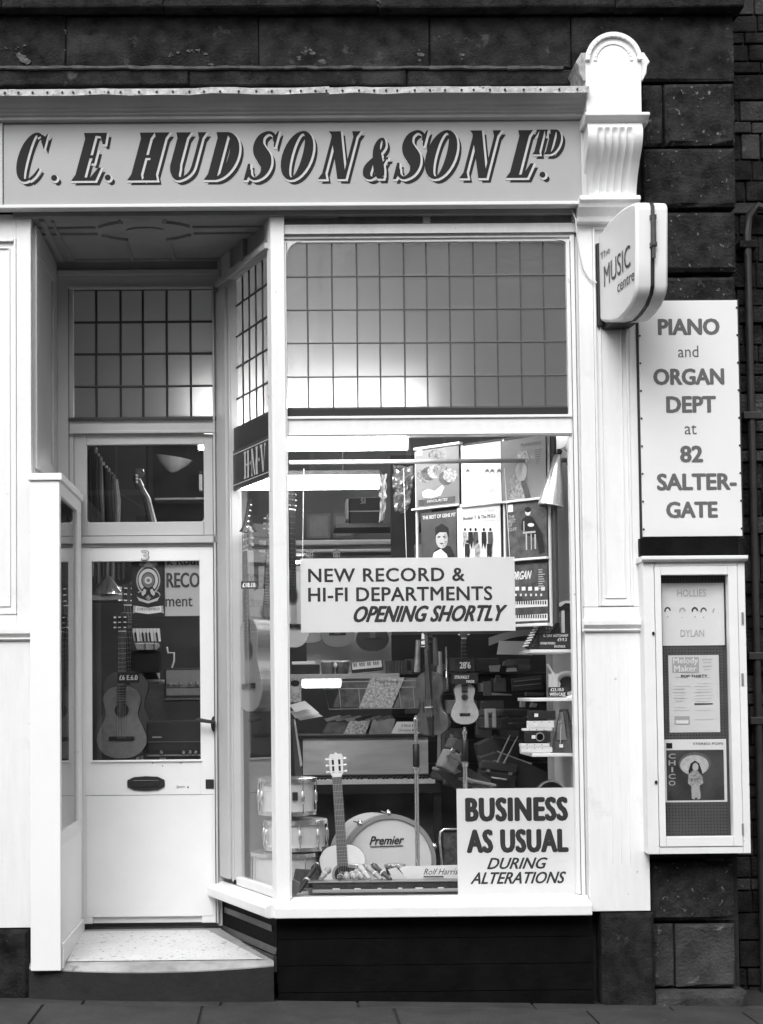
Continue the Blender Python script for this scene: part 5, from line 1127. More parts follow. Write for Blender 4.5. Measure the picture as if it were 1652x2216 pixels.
# foreground on the bed: keyboard-like tray, recorders, books
fx = FY(.17); r = fx.rect(668, 1905, 989, 1930)
xy = thing('xylophone_case', 'long dark case of metal bars lying along the front of the display', 'xylophone', fx.p((r[0]+r[1])/2, zfl))
rr_ = (r[0], r[1]+.25, r[2], r[3]); G = fx.sub(0, 0, 0)
mesh('tray', MB(G).box(rr_[0], rr_[1], zfl, zfl+.035, -.11, -.0).box(rr_[0], rr_[1], zfl+.036, zfl+.062, -.11, -.10), MAHOG, xy, bevel=.003); mesh('front_rail', MB(G).box(rr_[0]+.02, rr_[1], zfl+.012, zfl+.028, .0005, .012), mat('grey rail', .3, .4), xy, bevel=.003); mesh('top_rail', MB(G).box(rr_[0], rr_[1], zfl+.062, zfl+.068, -.105, -.0), mat('worn varnish', .18, .3), xy, bevel=.002)
n = 22
for i in range(n):
    w = (rr_[1]-rr_[0]-.04)/n; mesh('bar', MB(G).box(rr_[0]+.02+i*w+.002, rr_[0]+.02+(i+1)*w-.002, zfl+.034, zfl+.058, -.004, .003), DARK, xy)
for i in range(7): mesh('key_mark', MB(G).box(rr_[0]+.14+i*.11+random.uniform(-.02, .02), rr_[0]+.165+i*.11, zfl+.029, zfl+.034, .003, .010), PAPER, xy)
def recorder(p0, p1, Y0, Y1, label, m):
    a = FY(Y0); b = FY(Y1); A = a.p(*a.uv(*p0)); B = b.p(*b.uv(*p1)); t = thing('recorder', label, 'recorder', tuple(min(A, B, key=lambda q: q.z)), 'recorders laid along the display front')
    I = Frame((0, 0, 0), (1, 0, 0), (0, 1, 0)); D = B-A; pr = [(0, .010), (.1, .012), (.35, .012), (.4, .016), (.45, .016), (.5, .013), (.8, .015), (.84, .019), (.9, .019), (.93, .015), (1, .013)]
    mesh('body', MB(I).tube([tuple(A+D*q) for q, _ in pr], [w for _, w in pr], 10), m, t, smooth=True); mesh('joint_ring', MB(I).tube([tuple(A+D*.40), tuple(A+D*.45)], .0175, 10), IVORY, t, smooth=True)
    mesh('mouthpiece', MB(I).tube([tuple(A+D*.93), tuple(A+D*1.05)], [.014, .009], 8), IVORY if random.random() < .6 else m, t, smooth=True)
    for q in (.55, .6, .65, .7): s2_ = A+D*q; mesh('finger_hole', MB(I).ball(tuple(s2_+V3((0, -.011, .006))), .0035, 5, 4), EBONY, t)
TAN = mat('pearwood', .34, .3, .2, 20)
for p0, p1, Y0, Y1, lb, m in (((648, 1930), (686, 1872), .16, .3, 'dark recorder leaning across at the far left of the display front', EBONY), ((694, 1902), (712, 1882), .22, .34, 'stubby brown recorder next to the dark leaning one', TAN), ((735, 1903), (740, 1892), .22, .34, 'short dark recorder end pointing back below the guitar', MAHOG), ((752, 1903), (750, 1893), .22, .34, 'brown recorder end just right of the guitar centre line', TAN), ((770, 1903), (762, 1891), .22, .34, 'pale jointed recorder fourth from the left', TAN),
        ((786, 1903), (771, 1885), .22, .34, 'light tan recorder with ivory joint under the guitar edge', TAN), ((800, 1903), (780, 1876), .22, .34, 'recorder with white mouthpiece right of the guitar', SPRUCE), ((826, 1904), (795, 1876), .22, .34, 'ivory ringed recorder slanting to the left', TAN), ((846, 1904), (806, 1872), .22, .34, 'dark stained recorder slanting beside the sheet music', MAHOG)):
    recorder(p0, p1, Y0, Y1, lb, m)
fbk = FY(.25); q0 = fbk.rect(640, 1888, 690, 1930)
single('instrument_case', 'open grey instrument case lying in the left corner of the window', 'case', MB(fbk).prism([fbk.uv(*p) for p in ((632, 1928), (640, 1887), (690, 1890), (688, 1930))], -.16, -.13), GREYD, bevel=.003)
fb2 = FY(.14); single('music_box', 'small grey metal bracketed box in the window corner by the post', 'box', MB(fb2).prism([fb2.uv(*p) for p in ((626, 1935), (626, 1915), (636, 1905), (650, 1912), (648, 1930), (640, 1938))], -.06, 0), mat('grey metal box', .16, .5), bevel=.002)
def lying(label, pts, Y, m, text=None, tq=None, cat='sheet music', name='sheet_music', lean=62):
    F = FY(Y).sub(0, 0); t = thing(name, label, cat, F.p(*F.uv(*pts[0]))); mesh('cover', MB(F).prism([F.uv(*p) for p in pts], -.006, 0), m, t)
    if text: txt(F, text, tq, .001, INK2, t, shear=.4)
    return t
lying('open white book of sheet music beside the recorders', [(840, 1882), (858, 1878), (885, 1905), (852, 1905)], .30, PAPER)
lying('white booklet propped right of the recorders', [(864, 1880), (890, 1876), (900, 1905), (884, 1905)], .32, CARD)
t = lying('white display card with a handwritten signature along the bed', [(866, 1876), (1062, 1870), (1062, 1903), (884, 1905)], .34, CARD, 'Rolf Harris', (917, 1880, 992, 1893)); mesh('pencil', MB(FY(.33)).bx((917, 1896, 960, 1898.5), 0, .006), PRINTD, t)
# small bongos in front of the bass drum
for px, lb in ((772, 'small dark topped bongo drum half hidden by the guitar'), (855, 'white rimmed small bongo drum in front of the bass drum')):
    F = FY(.40).px(px, 1893); F = F.sub(0, 0, 0); r_ = .055 if px == 855 else .045; t = thing('bongo_drum', lb, 'bongo drum', F.p(0, 0), 'small bongo drums'); mesh('shell', MB(F).lathe([(r_*.8, 0), (r_*.97, .045)], ax=1, n=20), MAHOG, t, smooth=True); mesh('rim', MB(F).lathe([(r_, .04), (r_*1.05, .045), (r_*1.05, .056), (r_, .058)], ax=1, n=20), CHROME, t, smooth=True); mesh('skin', MB(F).lathe([(r_, .056), (.001, .057)], ax=1, n=20), CARD, t)
ch = FY(.9); c_ = [ch.uv(*p) for p in ((958, 1885), (952, 1815), (954, 1800), (962, 1795), (1075, 1793), (1080, 1885))]
cht = thing('chair', 'tubular framed chair with dark patterned back behind the corner card', 'chair', ch.p(*ch.uv(1010, 1890)))
mesh('frame', MB(ch).tube([(*p, 0) for p in c_], .007, 8), CHROME, cht, smooth=True); r = ch.rect(960, 1803, 1070, 1880); mesh('backrest', MB(ch).box(*r, -.02, -.004), mat('dark tapestry', .05, .8, .8, 30), cht, bevel=.004)
# ----- organ / reed keyboard further in
fo = FY(2.3); og = fo.rect(656, 1597, 927, 1676); OG = thing('reed_organ', 'upright keyboard instrument with a pale polished front panel and white keys', 'organ', fo.p((og[0]+og[1])/2, ZR))
mesh('front_panel', MB(fo).box(og[0], og[1], og[2], og[3], -.02, 0), mat('pale polished panel', .62, .12, .18, 3, coat=.6, streak=(1, 1, 5)), OG); mesh('lid', MB(fo).box(og[0]-.03, og[1]+.03, og[3], og[3]+.025, -.35, .02), EBONY, OG, bevel=.004)
kz = fo.rect(680, 1681, 925, 1694)
mesh('key_bed', MB(fo).box(og[0]-.03, og[1]+.06, kz[2]-.06, kz[2], -.02, .18), EBONY, OG); mesh('key_slip', MB(fo).box(og[0]-.02, og[1]+.04, kz[3]+.0, og[2]-.004, -.0, .03), EBONY, OG)
nk = 36; w = (og[1]+.03-og[0])/nk
for i in range(nk):
    mesh('white_key', MB(fo).box(og[0]+i*w+.001, og[0]+(i+1)*w-.001, kz[2], kz[3]-.012, .001, .16), IVORY, OG)
    if i % 7 not in (2, 6): mesh('black_key', MB(fo).box(og[0]+(i+.7)*w, og[0]+(i+1.3)*w, kz[3]-.0115, kz[3]+.002, .001, .11), EBONY, OG)
mesh('case', MB(fo).box(og[0]-.03, og[1]+.04, ZR, kz[2]-.061, -.3, -.02), mat('dark organ case', .04, .4, .3, 8), OG)
for s in (-1, 1):
    X = og[0]-.03 if s < 0 else og[1]+.02; mesh('leg', MB(fo).box(X, X+.05, ZR, kz[2]-.061, .10, .15), EBONY, OG, bevel=.004)
# books and papers on the lid
for q, lb, m in (((748, 1560, 800, 1592), 'patterned song book lying at an angle on the organ lid', PRINTG), ((795, 1556, 850, 1592), 'dark illustrated album standing on the organ lid', PRINTM), ((850, 1562, 925, 1592), 'white lettered notice lying on the right of the organ lid', PAPER), ((700, 1564, 745, 1592), 'grey song book on the left of the organ lid', PRINTD)):
    F = FY(2.38); r = F.rect(*q); t = thing('song_book', lb, 'song book', F.p((r[0]+r[1])/2, r[2]), 'books lying on the organ lid'); mesh('cover', MB(F.sub(0, 0)).prism([(r[0]-.02, r[2]), (r[1]-.01, r[2]), (r[1]+.02, r[3]), (r[0]+.03, r[3])], -.012, 0), m, t)
    if m is PAPER: txt(F, 'A March & a Waltz', (868, 1567, 916, 1573), .001, INK, t, shear=.3); txt(F, 'Christina & Dance', (862, 1577, 918, 1583), .001, INK, t, shear=.3)
# wire rack with magazines
fw = FY(1.7); RK = thing('wire_rack', 'wire magazine rack of sheet music above the organ', 'rack', fw.p(*fw.uv(800, 1545)))
for pts in (((820, 1490+0), (702, 1491), (712, 1535), (905, 1532)), ((700, 1491), (740, 1476), (905, 1473)), ((734, 1492), (738, 1536)), ((776, 1490), (780, 1536)), ((862, 1486), (868, 1532)), ((893, 1484), (897, 1532)), ((845, 1488), (905, 1487))):
    mesh('wire', MB(fw).tube([(*fw.uv(*p), .03) for p in pts], .0022, 6), mat('dull steel wire', .25, .5), RK)
fw2 = FY(1.75)
for pts, m, lb in ((((777, 1532), (803, 1467), (876, 1466), (848, 1532)), PRINTG, 'bright illustrated magazine slanting in the wire rack'), (((720, 1530), (742, 1474), (802, 1470), (776, 1531)), PRINTD, 'dark magazine left in the wire rack'), (((852, 1531), (880, 1468), (930, 1468), (905, 1530)), mat('grey cover', .1, .6, .6, 14), 'dark grey magazine right in the wire rack')):
    t = thing('magazine', lb, 'magazine', fw2.p(*fw2.uv(*pts[0])), 'magazines in the wire rack'); mesh('cover', MB(fw2).prism([fw2.uv(*p) for p in pts], -.006, 0), m, t)
    if m is PRINTG: txt(fw2, 'Maytime', (812, 1470, 862, 1480), .001, PRINTD, t, bold=.02)
fp = FY(1.2)
for i, (pts, m) in enumerate(((((626, 1526), (660, 1517), (676, 1530), (640, 1542)), PAPER), (((628, 1540), (676, 1530), (692, 1544), (640, 1555)), CARD), (((640, 1552), (690, 1545), (700, 1551), (650, 1560)), PAPER))):
    t = thing('paper_stack', ['topmost loose white sheets behind the corner post', 'middle sheaf of white paper behind the corner post', 'lowest fanned white sheets behind the corner post'][i], 'papers', fp.p(*fp.uv(*pts[0])), 'papers behind the corner post'); mesh('sheets', MB(fp.sub(0, 0, -i*.04)).prism([fp.uv(*p) for p in pts], -.02, -.012), m, t)
fq = FY(1.3); r = fq.rect(627, 1468, 652, 1520); t = thing('record_sleeve', 'small portrait record sleeve behind the corner post', 'record sleeve', fq.p(r[0], r[2])); mesh('sleeve_board', MB(fq).box(*r, -.004, 0), PRINTG, t)
mesh('printed_figure', MB(fq).flat([fq.uv(*p) for p in ell(639, 1488, 9, 13)], .001), HG, t); mesh('printed_figure', MB(fq).flat([fq.uv(*p) for p in ell(639, 1479, 10, 7)], .002), INK, t)
# wall shelf with small instruments
fs_ = FY(2.4); r = fs_.rect(560, 1459, 862, 1470)
single('wall_shelf', 'long pale shelf carrying bongos and a melodica behind the window', 'shelf', MB(fs_).box(r[0], r[1], r[2], r[3], -.3, .12), mat('grey painted shelf', .35, .5), bevel=.003); zsh = r[3]
t = thing('bongos', 'pair of striped bongo drums joined together on the wall shelf', 'bongos', fs_.p(fs_.uv(726, 1455)[0], zsh)); kk = 10.75/FL
for px in (710, 740): g = fs_.sub(fs_.uv(px, 1459)[0], zsh, .04); mesh('bongo_shell', MB(g).lathe([(.042, 0), (.048, .08)], ax=1, n=18), mat('striped bongo', .12, .3, .7, 12), t, smooth=True); mesh('bongo_skin', MB(g).lathe([(.052, .078), (.052, .09), (.001, .091)], ax=1, n=18), SKIN, t)
t = thing('melodica', 'white keyed melodica tilted on the wall shelf', 'melodica', fs_.p(fs_.uv(790, 1455)[0], zsh)); g = fs_.px(794, 1443, d=.05, rot=5); mesh('body', MB(g).box(-.105, .105, -.035, .034, -.03, 0), EBONY, t, bevel=.004)
for i in range(15): mesh('white_key', MB(g).box(-.1+i*.0133, -.1+i*.0133+.0123, -.012, .034, .0005, .006), IVORY, t)
for i in range(14):
    if i % 7 not in (2, 6): mesh('black_key', MB(g).box(-.09+i*.0133, -.09+i*.0133+.007, .006, .030, .0061, .010), EBONY, t)
t = thing('accordion', 'small dark accordion with a white top on the wall shelf', 'accordion', fs_.p(fs_.uv(660, 1455)[0], zsh)); r = fs_.rect(632, 1432, 692, 1458); mesh('bellows', MB(fs_).box(r[0], r[1], zsh, r[3]-.02, -.08, .05), EBONY, t, bevel=.004); mesh('white_lid', MB(fs_).box(r[0], r[1]-.03, r[3]-.019, r[3], -.08, .05), IVORY, t, bevel=.004)
t = thing('light_bulb_pack', 'small white bottle shaped maracas between the shelf instruments', 'maracas', fs_.p(fs_.uv(725, 1455)[0], zsh)); mesh('maraca', MB(fs_).ball((fs_.uv(725, 1440)[0], fs_.uv(725, 1440)[1], .1), (.013, .02, .013), 8, 6), CARD, t, smooth=True); t.name = 'maracas'
fw_ = FY(3.7); r = fw_.rect(664, 1330, 848, 1460); single('backing_panel', 'white panel standing on the wall shelf behind the hanging guitars', 'panel', MB(fw_).box(*r, -.02, 0), mat('pale panel', .6, .7))
r = fw_.rect(560, 1225, 662, 1330); single('backing_panel', 'pale panel glimpsed behind the edge-on guitars near the corner post', 'panel', MB(fw_).box(*r, -.02, 0), mat('pale panel', .6))
# picture rail, cases and foil at the back
fbk = FY(4.2)
r = fbk.rect(560, 1168, 905, 1180); single('picture_rail', 'pale moulded rail across the back of the shop above the card', 'rail', MB(fbk).box(r[0], r[1], r[2], r[3], -.1, 0), mat('grey painted shelf', .35), bevel=.01)
r = fbk.rect(560, 1188, 905, 1196); single('upper_shelf', 'narrow grey shelf just above the large white card, far back', 'shelf', MB(fbk).box(r[0], r[1], r[2], r[3], -.3, 0), mat('grey painted shelf', .35), bevel=.01)
for i, (q, m, lb) in enumerate((((665, 1112, 715, 1165), GREYD, 'faint framed notice on the back wall, left of a pair'), ((722, 1112, 765, 1165), GREYD, 'faint framed notice on the back wall, right of a pair'))):
    F = FY(4.9); r = F.rect(*q); t = thing('framed_notice', lb, 'picture', F.p(r[0], r[2])); mesh('frame', MB(F).box(*r, -.02, 0), DARK, t); mesh('print', MB(F).box(r[0]+.02, r[1]-.02, r[2]+.02, r[3]-.02, .001, .003), mat('dim print', .12, .7, .3, 12), t)
fc_ = FY(3.0); r = fc_.rect(756, 1076, 828, 1133); sc = thing('suitcase', 'black instrument case with pale edge on the high shelf, foil beside it', 'case', fc_.p((r[0]+r[1])/2, r[2]))
mesh('case_body', MB(fc_).box(r[0], r[1], r[2]+.09, r[3], -.25, 0), VINYL, sc, bevel=.01); mesh('case_base', MB(fc_).box(r[0]+.005, r[1], r[2], r[2]+.088, -.25, -.004), VINYL, sc, bevel=.008); mesh('piping', MB(fc_).box(r[0]-.02, r[0]-.001, r[2]+.03, r[3]-.01, -.25, -.01), mat('case trim', .35), sc, bevel=.006)
txt(fc_, 'SI', (781, 1078, 791, 1090), .001, HG, sc); mesh('case_seam', MB(fc_).box(r[0], r[1], r[2]+.085, r[2]+.092, -.0, .004), HG, sc)
single('high_shelf', 'dark high shelf under the instrument case at the back', 'shelf', MB(fc_).box(r[0]-.1, r[1]+.8, r[2]-.03, r[2]-.001, -.4, .03), DARK)
fo_ = FY(1.6); 
def foil(label, pts, Y, m):
    F = FY(Y); (x0, y0), (x1, y1) = pts; r = F.rect(x0, y0, x1, y1); rnd = [[random.uniform(-1, 1) for _ in range(16)] for _ in range(16)]
    mb = MB(F).grid(lambda s, t: (r[0]+(r[1]-r[0])*s*(.55+.45*t**.5)+rnd[int(t*12)][0]*.006, r[2]+(r[3]-r[2])*t+rnd[0][int(s*8)]*.008, .03*rnd[int(t*12)][int(s*8)]), 8, 12); return single('foil_drape', label, 'foil', mb, m)
FOIL = mat('crumpled foil', .5, .3, metal=.8, var=.3, scale=20)
foil('wide crumpled silver foil sheet hanging from the ceiling', ((851, 1008), (900, 1108)), 1.6, FOIL); foil('narrow ragged strip of torn silver foil beside the sheet', ((822, 1026), (838, 1128)), 1.5, mat('torn paper', .6, .6))
r = FY(2.2).rect(846, 985, 903, 1215); single('dark_screen', 'dark curtain hanging behind the foil left of the record rack', 'curtain', MB(FY(2.2)).box(*r, -.05, 0), mat('dark curtain', .02, .8, .3, 8))
r = FY(2.0).rect(902, 1178, 925, 1215); single('grey_column', 'grey tapered speaker column left of the record rack', 'speaker', MB(FY(2)).prism([(r[0]-.01, r[3]), (r[1], r[3]), (r[1]-.01, r[2]-.3), (r[0]+.01, r[2]-.3)], -.1, 0), GREY)
# the dark right-hand depths: cases, cymbals, amplifiers
def case(label, px, Y, m, dep=.2, rot=0, cat='case', name='instrument_case', trim=None):
    F = FY(Y); r = F.rect(*px); cx, cz = (r[0]+r[1])/2, (r[2]+r[3])/2; G = F.sub(cx, cz, 0, rot=rot, turn=random.uniform(-25, 25)); t = thing(name, label, cat, F.p(cx, r[2])); hw, hh_ = (r[1]-r[0])/2, (r[3]-r[2])/2
    mesh('case_body', MB(G).box(-hw, hw, -hh_, hh_*.25, -dep, 0), m, t, bevel=.012); mesh('case_lid', MB(G).box(-hw, hw, hh_*.28, hh_, -dep, 0), trim or m, t, bevel=.012)
    mesh('handle', MB(G).tube([(-.05, -.02, .005), (-.045, -.02, .03), (.045, -.02, .03), (.05, -.02, .005)], .006, 6), BONE, t); 
    for g in (-.6, .6): mesh('clasp', MB(G).box(g*hw-.012, g*hw+.012, hh_*.12, hh_*.34, .001, .008), BONE, t)
case('dark bulky accordion case at mid height right of the ukulele', (1078, 1535, 1155, 1580), 1.5, mat('brown black case', .035, .5), .3, cat='case')
r = FY(1.45).rect(1051, 1534, 1075, 1575); t = thing('stand_bracket', 'white painted stool with an arched opening beside the accordion case', 'stool', FY(1.45).p(r[0], r[2])); mesh('stool_frame', MB(FY(1.45)).prism([(r[0], r[2]), (r[0]+.02, r[2]), (r[0]+.02, r[2]+.09), (r[0]+.045, r[2]+.09), (r[0]+.045, r[2]), (r[1], r[2]), (r[1], r[3]), (r[0], r[3])], -.04, 0), mat('cream stool', .45), t, bevel=.004)
case('slanting mixer case standing on end right of the violin', (968, 1600, 1003, 1672), 1.2, GREY, .12, rot=-28, trim=GREYD)
case('open topped keyboard case low in the window right of the organ', (955, 1672, 1040, 1700), 1.6, VINYL, .3, rot=-14, trim=GREY)
case('dark tape recorder case low in the middle of the window', (1040, 1650, 1120, 1705), 1.5, VINYL, .3, rot=-8, trim=mat('slate', .05))
case('flat dark guitar case lying under the tape recorder case', (1000, 1690, 1080, 1712), 1.3, GREYD, .3, rot=-12, trim=HG)
for i in range(7):
    F = FY(1.9); r = F.rect(945+i*9, 1588+random.uniform(-6, 6), 955+i*9, 1690); single('leather_strap', ['first','second','third','fourth','fifth','sixth','seventh','eighth','ninth','tenth','eleventh','twelfth'][i]+' from the left of the grey straps hanging behind the violin', 'strap', MB(F).prism([(r[0], r[2]), (r[1]-.004, r[2]+.02), (r[1], r[3]), (r[0]+.01, r[3]+.01)], -.01+i*.004, i*.004), [GREY, GREYD, mat('slate')][i % 3], group='grey straps behind the violin')
F = FY(1.8); single('sheet_of_card', 'tilted cream card under the dark canopy right of the ukulele', 'card', MB(F).prism([F.uv(*p) for p in ((1076, 1416), (1081, 1387), (1157, 1388), (1153, 1418))], -.01, 0), mat('cream card', .5, .7))
F = FY(1.9)
def arch_(s, t): a = F.uv(1058+118*s, 1398-22*math.sin(s*2.1)-18*t*(1-.4*s)); return (a[0], a[1], .03*math.sin(3*s))
single('shelf_canopy', 'curved dull canopy edge above the cream card at the right', 'canopy', MB(F).grid(arch_, 12, 2), mat('dull fabric', .2, .7), smooth=True)
F = FY(2.6)
for j_, (yb, rn) in enumerate(((1452, 'top'), (1497, 'second'), (1545, 'third'), (1597, 'bottom'))):
    x = 866 if j_ % 2 else 880; k_ = 0
    while x < 1120 and k_ < 5:
        w = random.uniform(24, 52); h = random.uniform(14, 32); k_ += 1; r = F.rect(x, yb-h, x+w, yb); tn, m_ = random.choice([('dark grey', GREYD), ('slate', mat('slate', .05)), ('black', VINYL), ('mottled', PRINTM), ('brown black', mat('brown black case', .035))])
        single('stock_box', tn+' stock box, '+['leftmost', 'second from left', 'third from left', 'fourth from left', 'last'][k_-1]+' on the '+rn+' dark back shelf', 'box', MB(F).box(*r, -.15, .0), m_, group='boxed stock on the back shelves', bevel=.004); x += w+random.uniform(3, 22)
for k, (px, lb) in enumerate(((1078, 'left'), (1106, 'middle'), (1134, 'right'))): pass
F = FY(3.0); single('stock_shelving', 'dark shelving unit filling the back right of the shop', 'shelving', MB(F).box(*F.rect(850, 1372, 1300, 1800), -.02, 0), mat('shelving dark', .015, .8))
for y in (1455, 1500, 1548, 1600, 1650):
    r = F.rect(850, y, 1300, y+3); mesh('shelf_edge', MB(F).box(*r, .001, .05), DARK, [o for o in COL.objects if o.name == 'stock_shelving'][0])
# more stock in the dark right-hand depths
def obj1(name, label, cat, F, pts, d0, d1, m, bevel=.004, extra=()):
    t = thing(name, label, cat, F.p(*F.uv(*pts[0]))); mesh('body', MB(F).prism([F.uv(*p) for p in pts], d0, d1), m, t, bevel=bevel)
    for n_, q, a, b, mm in extra: mesh(n_, MB(F).prism([F.uv(*p) for p in q], a, b), mm, t)
    return t
SL = mat('slate', .05); LG = mat('light grey enamel', .38, .4)
F = FY(1.35)
obj1('chord_organ', 'small grey portable organ slanting with pale keys low beside the shorter stand', 'organ', F, [(945, 1668), (1000, 1654), (1062, 1690), (1060, 1712), (990, 1712)], -.1, 0, GREYD, extra=[('key_strip', [(963, 1663), (978, 1658), (1000, 1670), (984, 1676)], .001, .01, LG), ('key_strip', [(995, 1684), (1008, 1680), (1048, 1698), (1030, 1703)], .001, .01, IVORY)])
F = FY(1.55)
obj1('tape_recorder', 'slate tape recorder with a pale sloping lid low on the right', 'tape recorder', F, [(1040, 1640), (1075, 1628), (1150, 1655), (1185, 1672), (1188, 1715), (1060, 1715)], -.2, 0, SL, extra=[('lid_panel', [(1062, 1648), (1072, 1644), (1108, 1662), (1100, 1676), (1060, 1664)], .001, .006, GREY), ('trim', [(1075, 1627), (1077, 1625), (1152, 1652), (1150, 1655)], .001, .008, HG)])
obj1('drum_case', 'dark slab sided case with a pale upper edge right of the shorter microphone stand', 'case', FY(1.7), [(1034, 1612), (1066, 1596), (1130, 1608), (1122, 1640), (1040, 1640)], -.2, 0, SL, extra=[('upper_edge', [(1066, 1596), (1068, 1590), (1134, 1603), (1130, 1608)], .001, .01, GREY)])
for a, b, lb in (((1076, 1650), (1104, 1590), 'left one of two tan drumsticks crossing the dark case'), ((1090, 1652), (1120, 1594), 'right one of two tan drumsticks crossing the dark case')): F = FY(1.5); single('drumstick', lb, 'drumstick', MB(F).tube([(*F.uv(*a), .02), (*F.uv(*b), .02)], [.008, .004], 6), mat('tan stick', .3, .5), smooth=True)
F = FY(1.6); obj1('zither', 'small black zither with faint strings on the back shelf left of the brass horn', 'zither', F, [(1108, 1470), (1172, 1462), (1176, 1492), (1110, 1496)], -.04, 0, mat('brown black case'), extra=[('string_band', [(1112, 1474), (1170, 1468), (1170, 1470), (1112, 1476)], .001, .004, GREY), ('string_band', [(1112, 1484), (1172, 1478), (1172, 1480), (1112, 1486)], .001, .004, GREY)])
F = FY(1.8)
for i, (x, y, w, h, m) in enumerate(((1062, 1440, 22, 14, GREY), (1090, 1432, 26, 9, GREYD), (1072, 1460, 12, 18, SL), (1100, 1448, 16, 6, LG), (1120, 1440, 30, 8, GREYD), (1049, 1476, 14, 30, GREYD), (1066, 1500, 40, 5, GREY), (1140, 1500, 36, 6, GREYD), (1150, 1522, 14, 9, LG), (1128, 1515, 9, 16, LG), (1040, 1520, 9, 40, SL), (1030, 1560, 12, 30, GREYD))):
    q = [(x+random.uniform(-3, 3), y+random.uniform(-3, 3)), (x+w, y+random.uniform(-4, 4)), (x+w+random.uniform(-4, 4), y+h), (x+random.uniform(-3, 3), y+h)]
    obj1('small_accessory', ['crumpled grey packet', 'dark strip of folded cloth', 'small slate box on end', 'thin light grey tin', 'long dark grey packet', 'upright dark grey wallet', 'long grey rod of felt', 'flat dark grey packet', 'small light tin tilted', 'tiny pale upright tin', 'tall slate case end', 'leaning dark grey folder'][i]+' among the dark stock right of the ukulele', 'accessory', F, q, -.05, random.uniform(0, .03), m, .002)
for i in range(9):
    F = FY(1.25+.05*i); x = 836+i*6; obj1('album_spine', ['first', 'second', 'third', 'fourth', 'fifth', 'sixth', 'seventh', 'eighth', 'ninth'][i]+' from the left of the dark music books leaning left of the violin', 'music book', FY(2.6), [(x, 1430), (x+5, 1430), (x+7, 1458), (x+2, 1458)], -.1, .0, random.choice([SL, GREYD, PRINTD]), .001)
F = FY(1.9)
for i in range(6):
    x = 702+i*22; obj1('loose_sheets', ['first', 'second', 'third', 'fourth', 'fifth', 'sixth'][i]+' from the left of the loose music sheets fanned under the wire rack', 'papers', F, [(x, 1556), (x+34, 1548+random.uniform(-3, 3)), (x+40, 1554), (x+6, 1562)], -.02, i*.004, random.choice([PRINTG, HG, SL, GREY]), .001)
F = FY(.9); obj1('ukulele_case', 'narrow dark case leaning upright behind the corner post beside the drums', 'case', F, [(628, 1560), (638, 1556), (652, 1640), (656, 1690), (640, 1692)], -.05, 0, SL, extra=[('pale_edge', [(636, 1558), (639, 1557), (655, 1655), (650, 1660)], .001, .006, HG)])
# clarinet hung beside the edge-on guitar
F = FY(.5); t = thing('clarinet', 'short dark clarinet with nickel keys standing high behind the angled window', 'clarinet', F.p(*F.uv(535, 1150))); a, b = F.uv(529, 1152), F.uv(541, 1082)
mesh('body', MB(F).tube([(*a, 0), (a[0]+(b[0]-a[0])*.2, a[1]+(b[1]-a[1])*.2, 0), (*b, 0)], [.03, .013, .012], 10), EBONY, t, smooth=True)
for k_ in range(5): q = .15+.17*k_; mesh('key', MB(F).ball((a[0]+(b[0]-a[0])*q+.012, a[1]+(b[1]-a[1])*q, .01), (.009, .006, .008), 6, 4), CHROME, t)
# silver tubular object with plush beside violin
F = FY(1.6)
for i, (x, y0, y1, m) in enumerate(((905, 1385, 1455, FOIL), (918, 1370, 1400, CARD), (952, 1410, 1460, GREY), (966, 1400, 1490, CHROME), (942, 1380, 1440, GREYD))):
    a = F.uv(x, y0); b = F.uv(x+random.uniform(-4, 4), y1); single('chrome_fitting', ['foil wrapped bright fitting left of the violin neck', 'small white fitting above the violin', 'grey tube hanging right of the violin neck', 'long chrome rod hanging right of the violin', 'dull grey tube just behind the violin scroll'][i], 'fitting', MB(F).tube([(*a, 0), (*b, 0)], [.014, .02] if m is not CHROME else .006, 8), m, smooth=True)
# ----- seen through the door and fanlight
Fv = FY(YD+.09)
r = Fv.rect(284, 1213, 357, 1333); st_ = thing('crest_sticker', 'black sticker on the door glass with a silver shield crest and white scroll', 'sticker', Fv.p(r[0], r[2]))
FvX = FY(YD+.042); mesh('sticker_ground', MB(FvX).bx((285, 1215, 357, 1333), -.001, .0), CARDB, st_)
SIL = mat('silver print', .62, .5); FR2 = FvX
def sb(pts, d, m, n='printed_shape'): mesh(n, MB(FvX).flat([FvX.uv(*p) for p in pts], d), m, st_)
def ringp(cx, cy, r0, r1, a0, a1, d, m, sy=1.0):
    P = [FvX.uv(cx+r1*math.cos(math.radians(a)), cy-r1*sy*math.sin(math.radians(a))) for a in range(a0, a1+1, 8)]; Q = [FvX.uv(cx+r0*math.cos(math.radians(a)), cy-r0*sy*math.sin(math.radians(a))) for a in range(a0, a1+1, 8)]
    mesh('printed_ring', MB(FvX).add([(*p, d) for p in P+Q], [(i, i+1, len(P)+i+1, len(P)+i) for i in range(len(P)-1)]), m, st_)
ringp(321, 1256, 15, 21, -50, 230, .001, SIL, 1.2); ringp(321, 1256, 23, 26, -60, 240, .001, HG, 1.25); sb(ell(321, 1256, 13, 16), .0012, PRINTM); ringp(321, 1256, 4, 8, 0, 360, .0016, SIL)
sb([(300, 1222), (308, 1228), (334, 1228), (342, 1222), (339, 1216), (321, 1217), (303, 1216)], .001, PRINTG); sb([(312, 1222), (321, 1215), (331, 1222), (329, 1226), (313, 1226)], .0014, SIL)
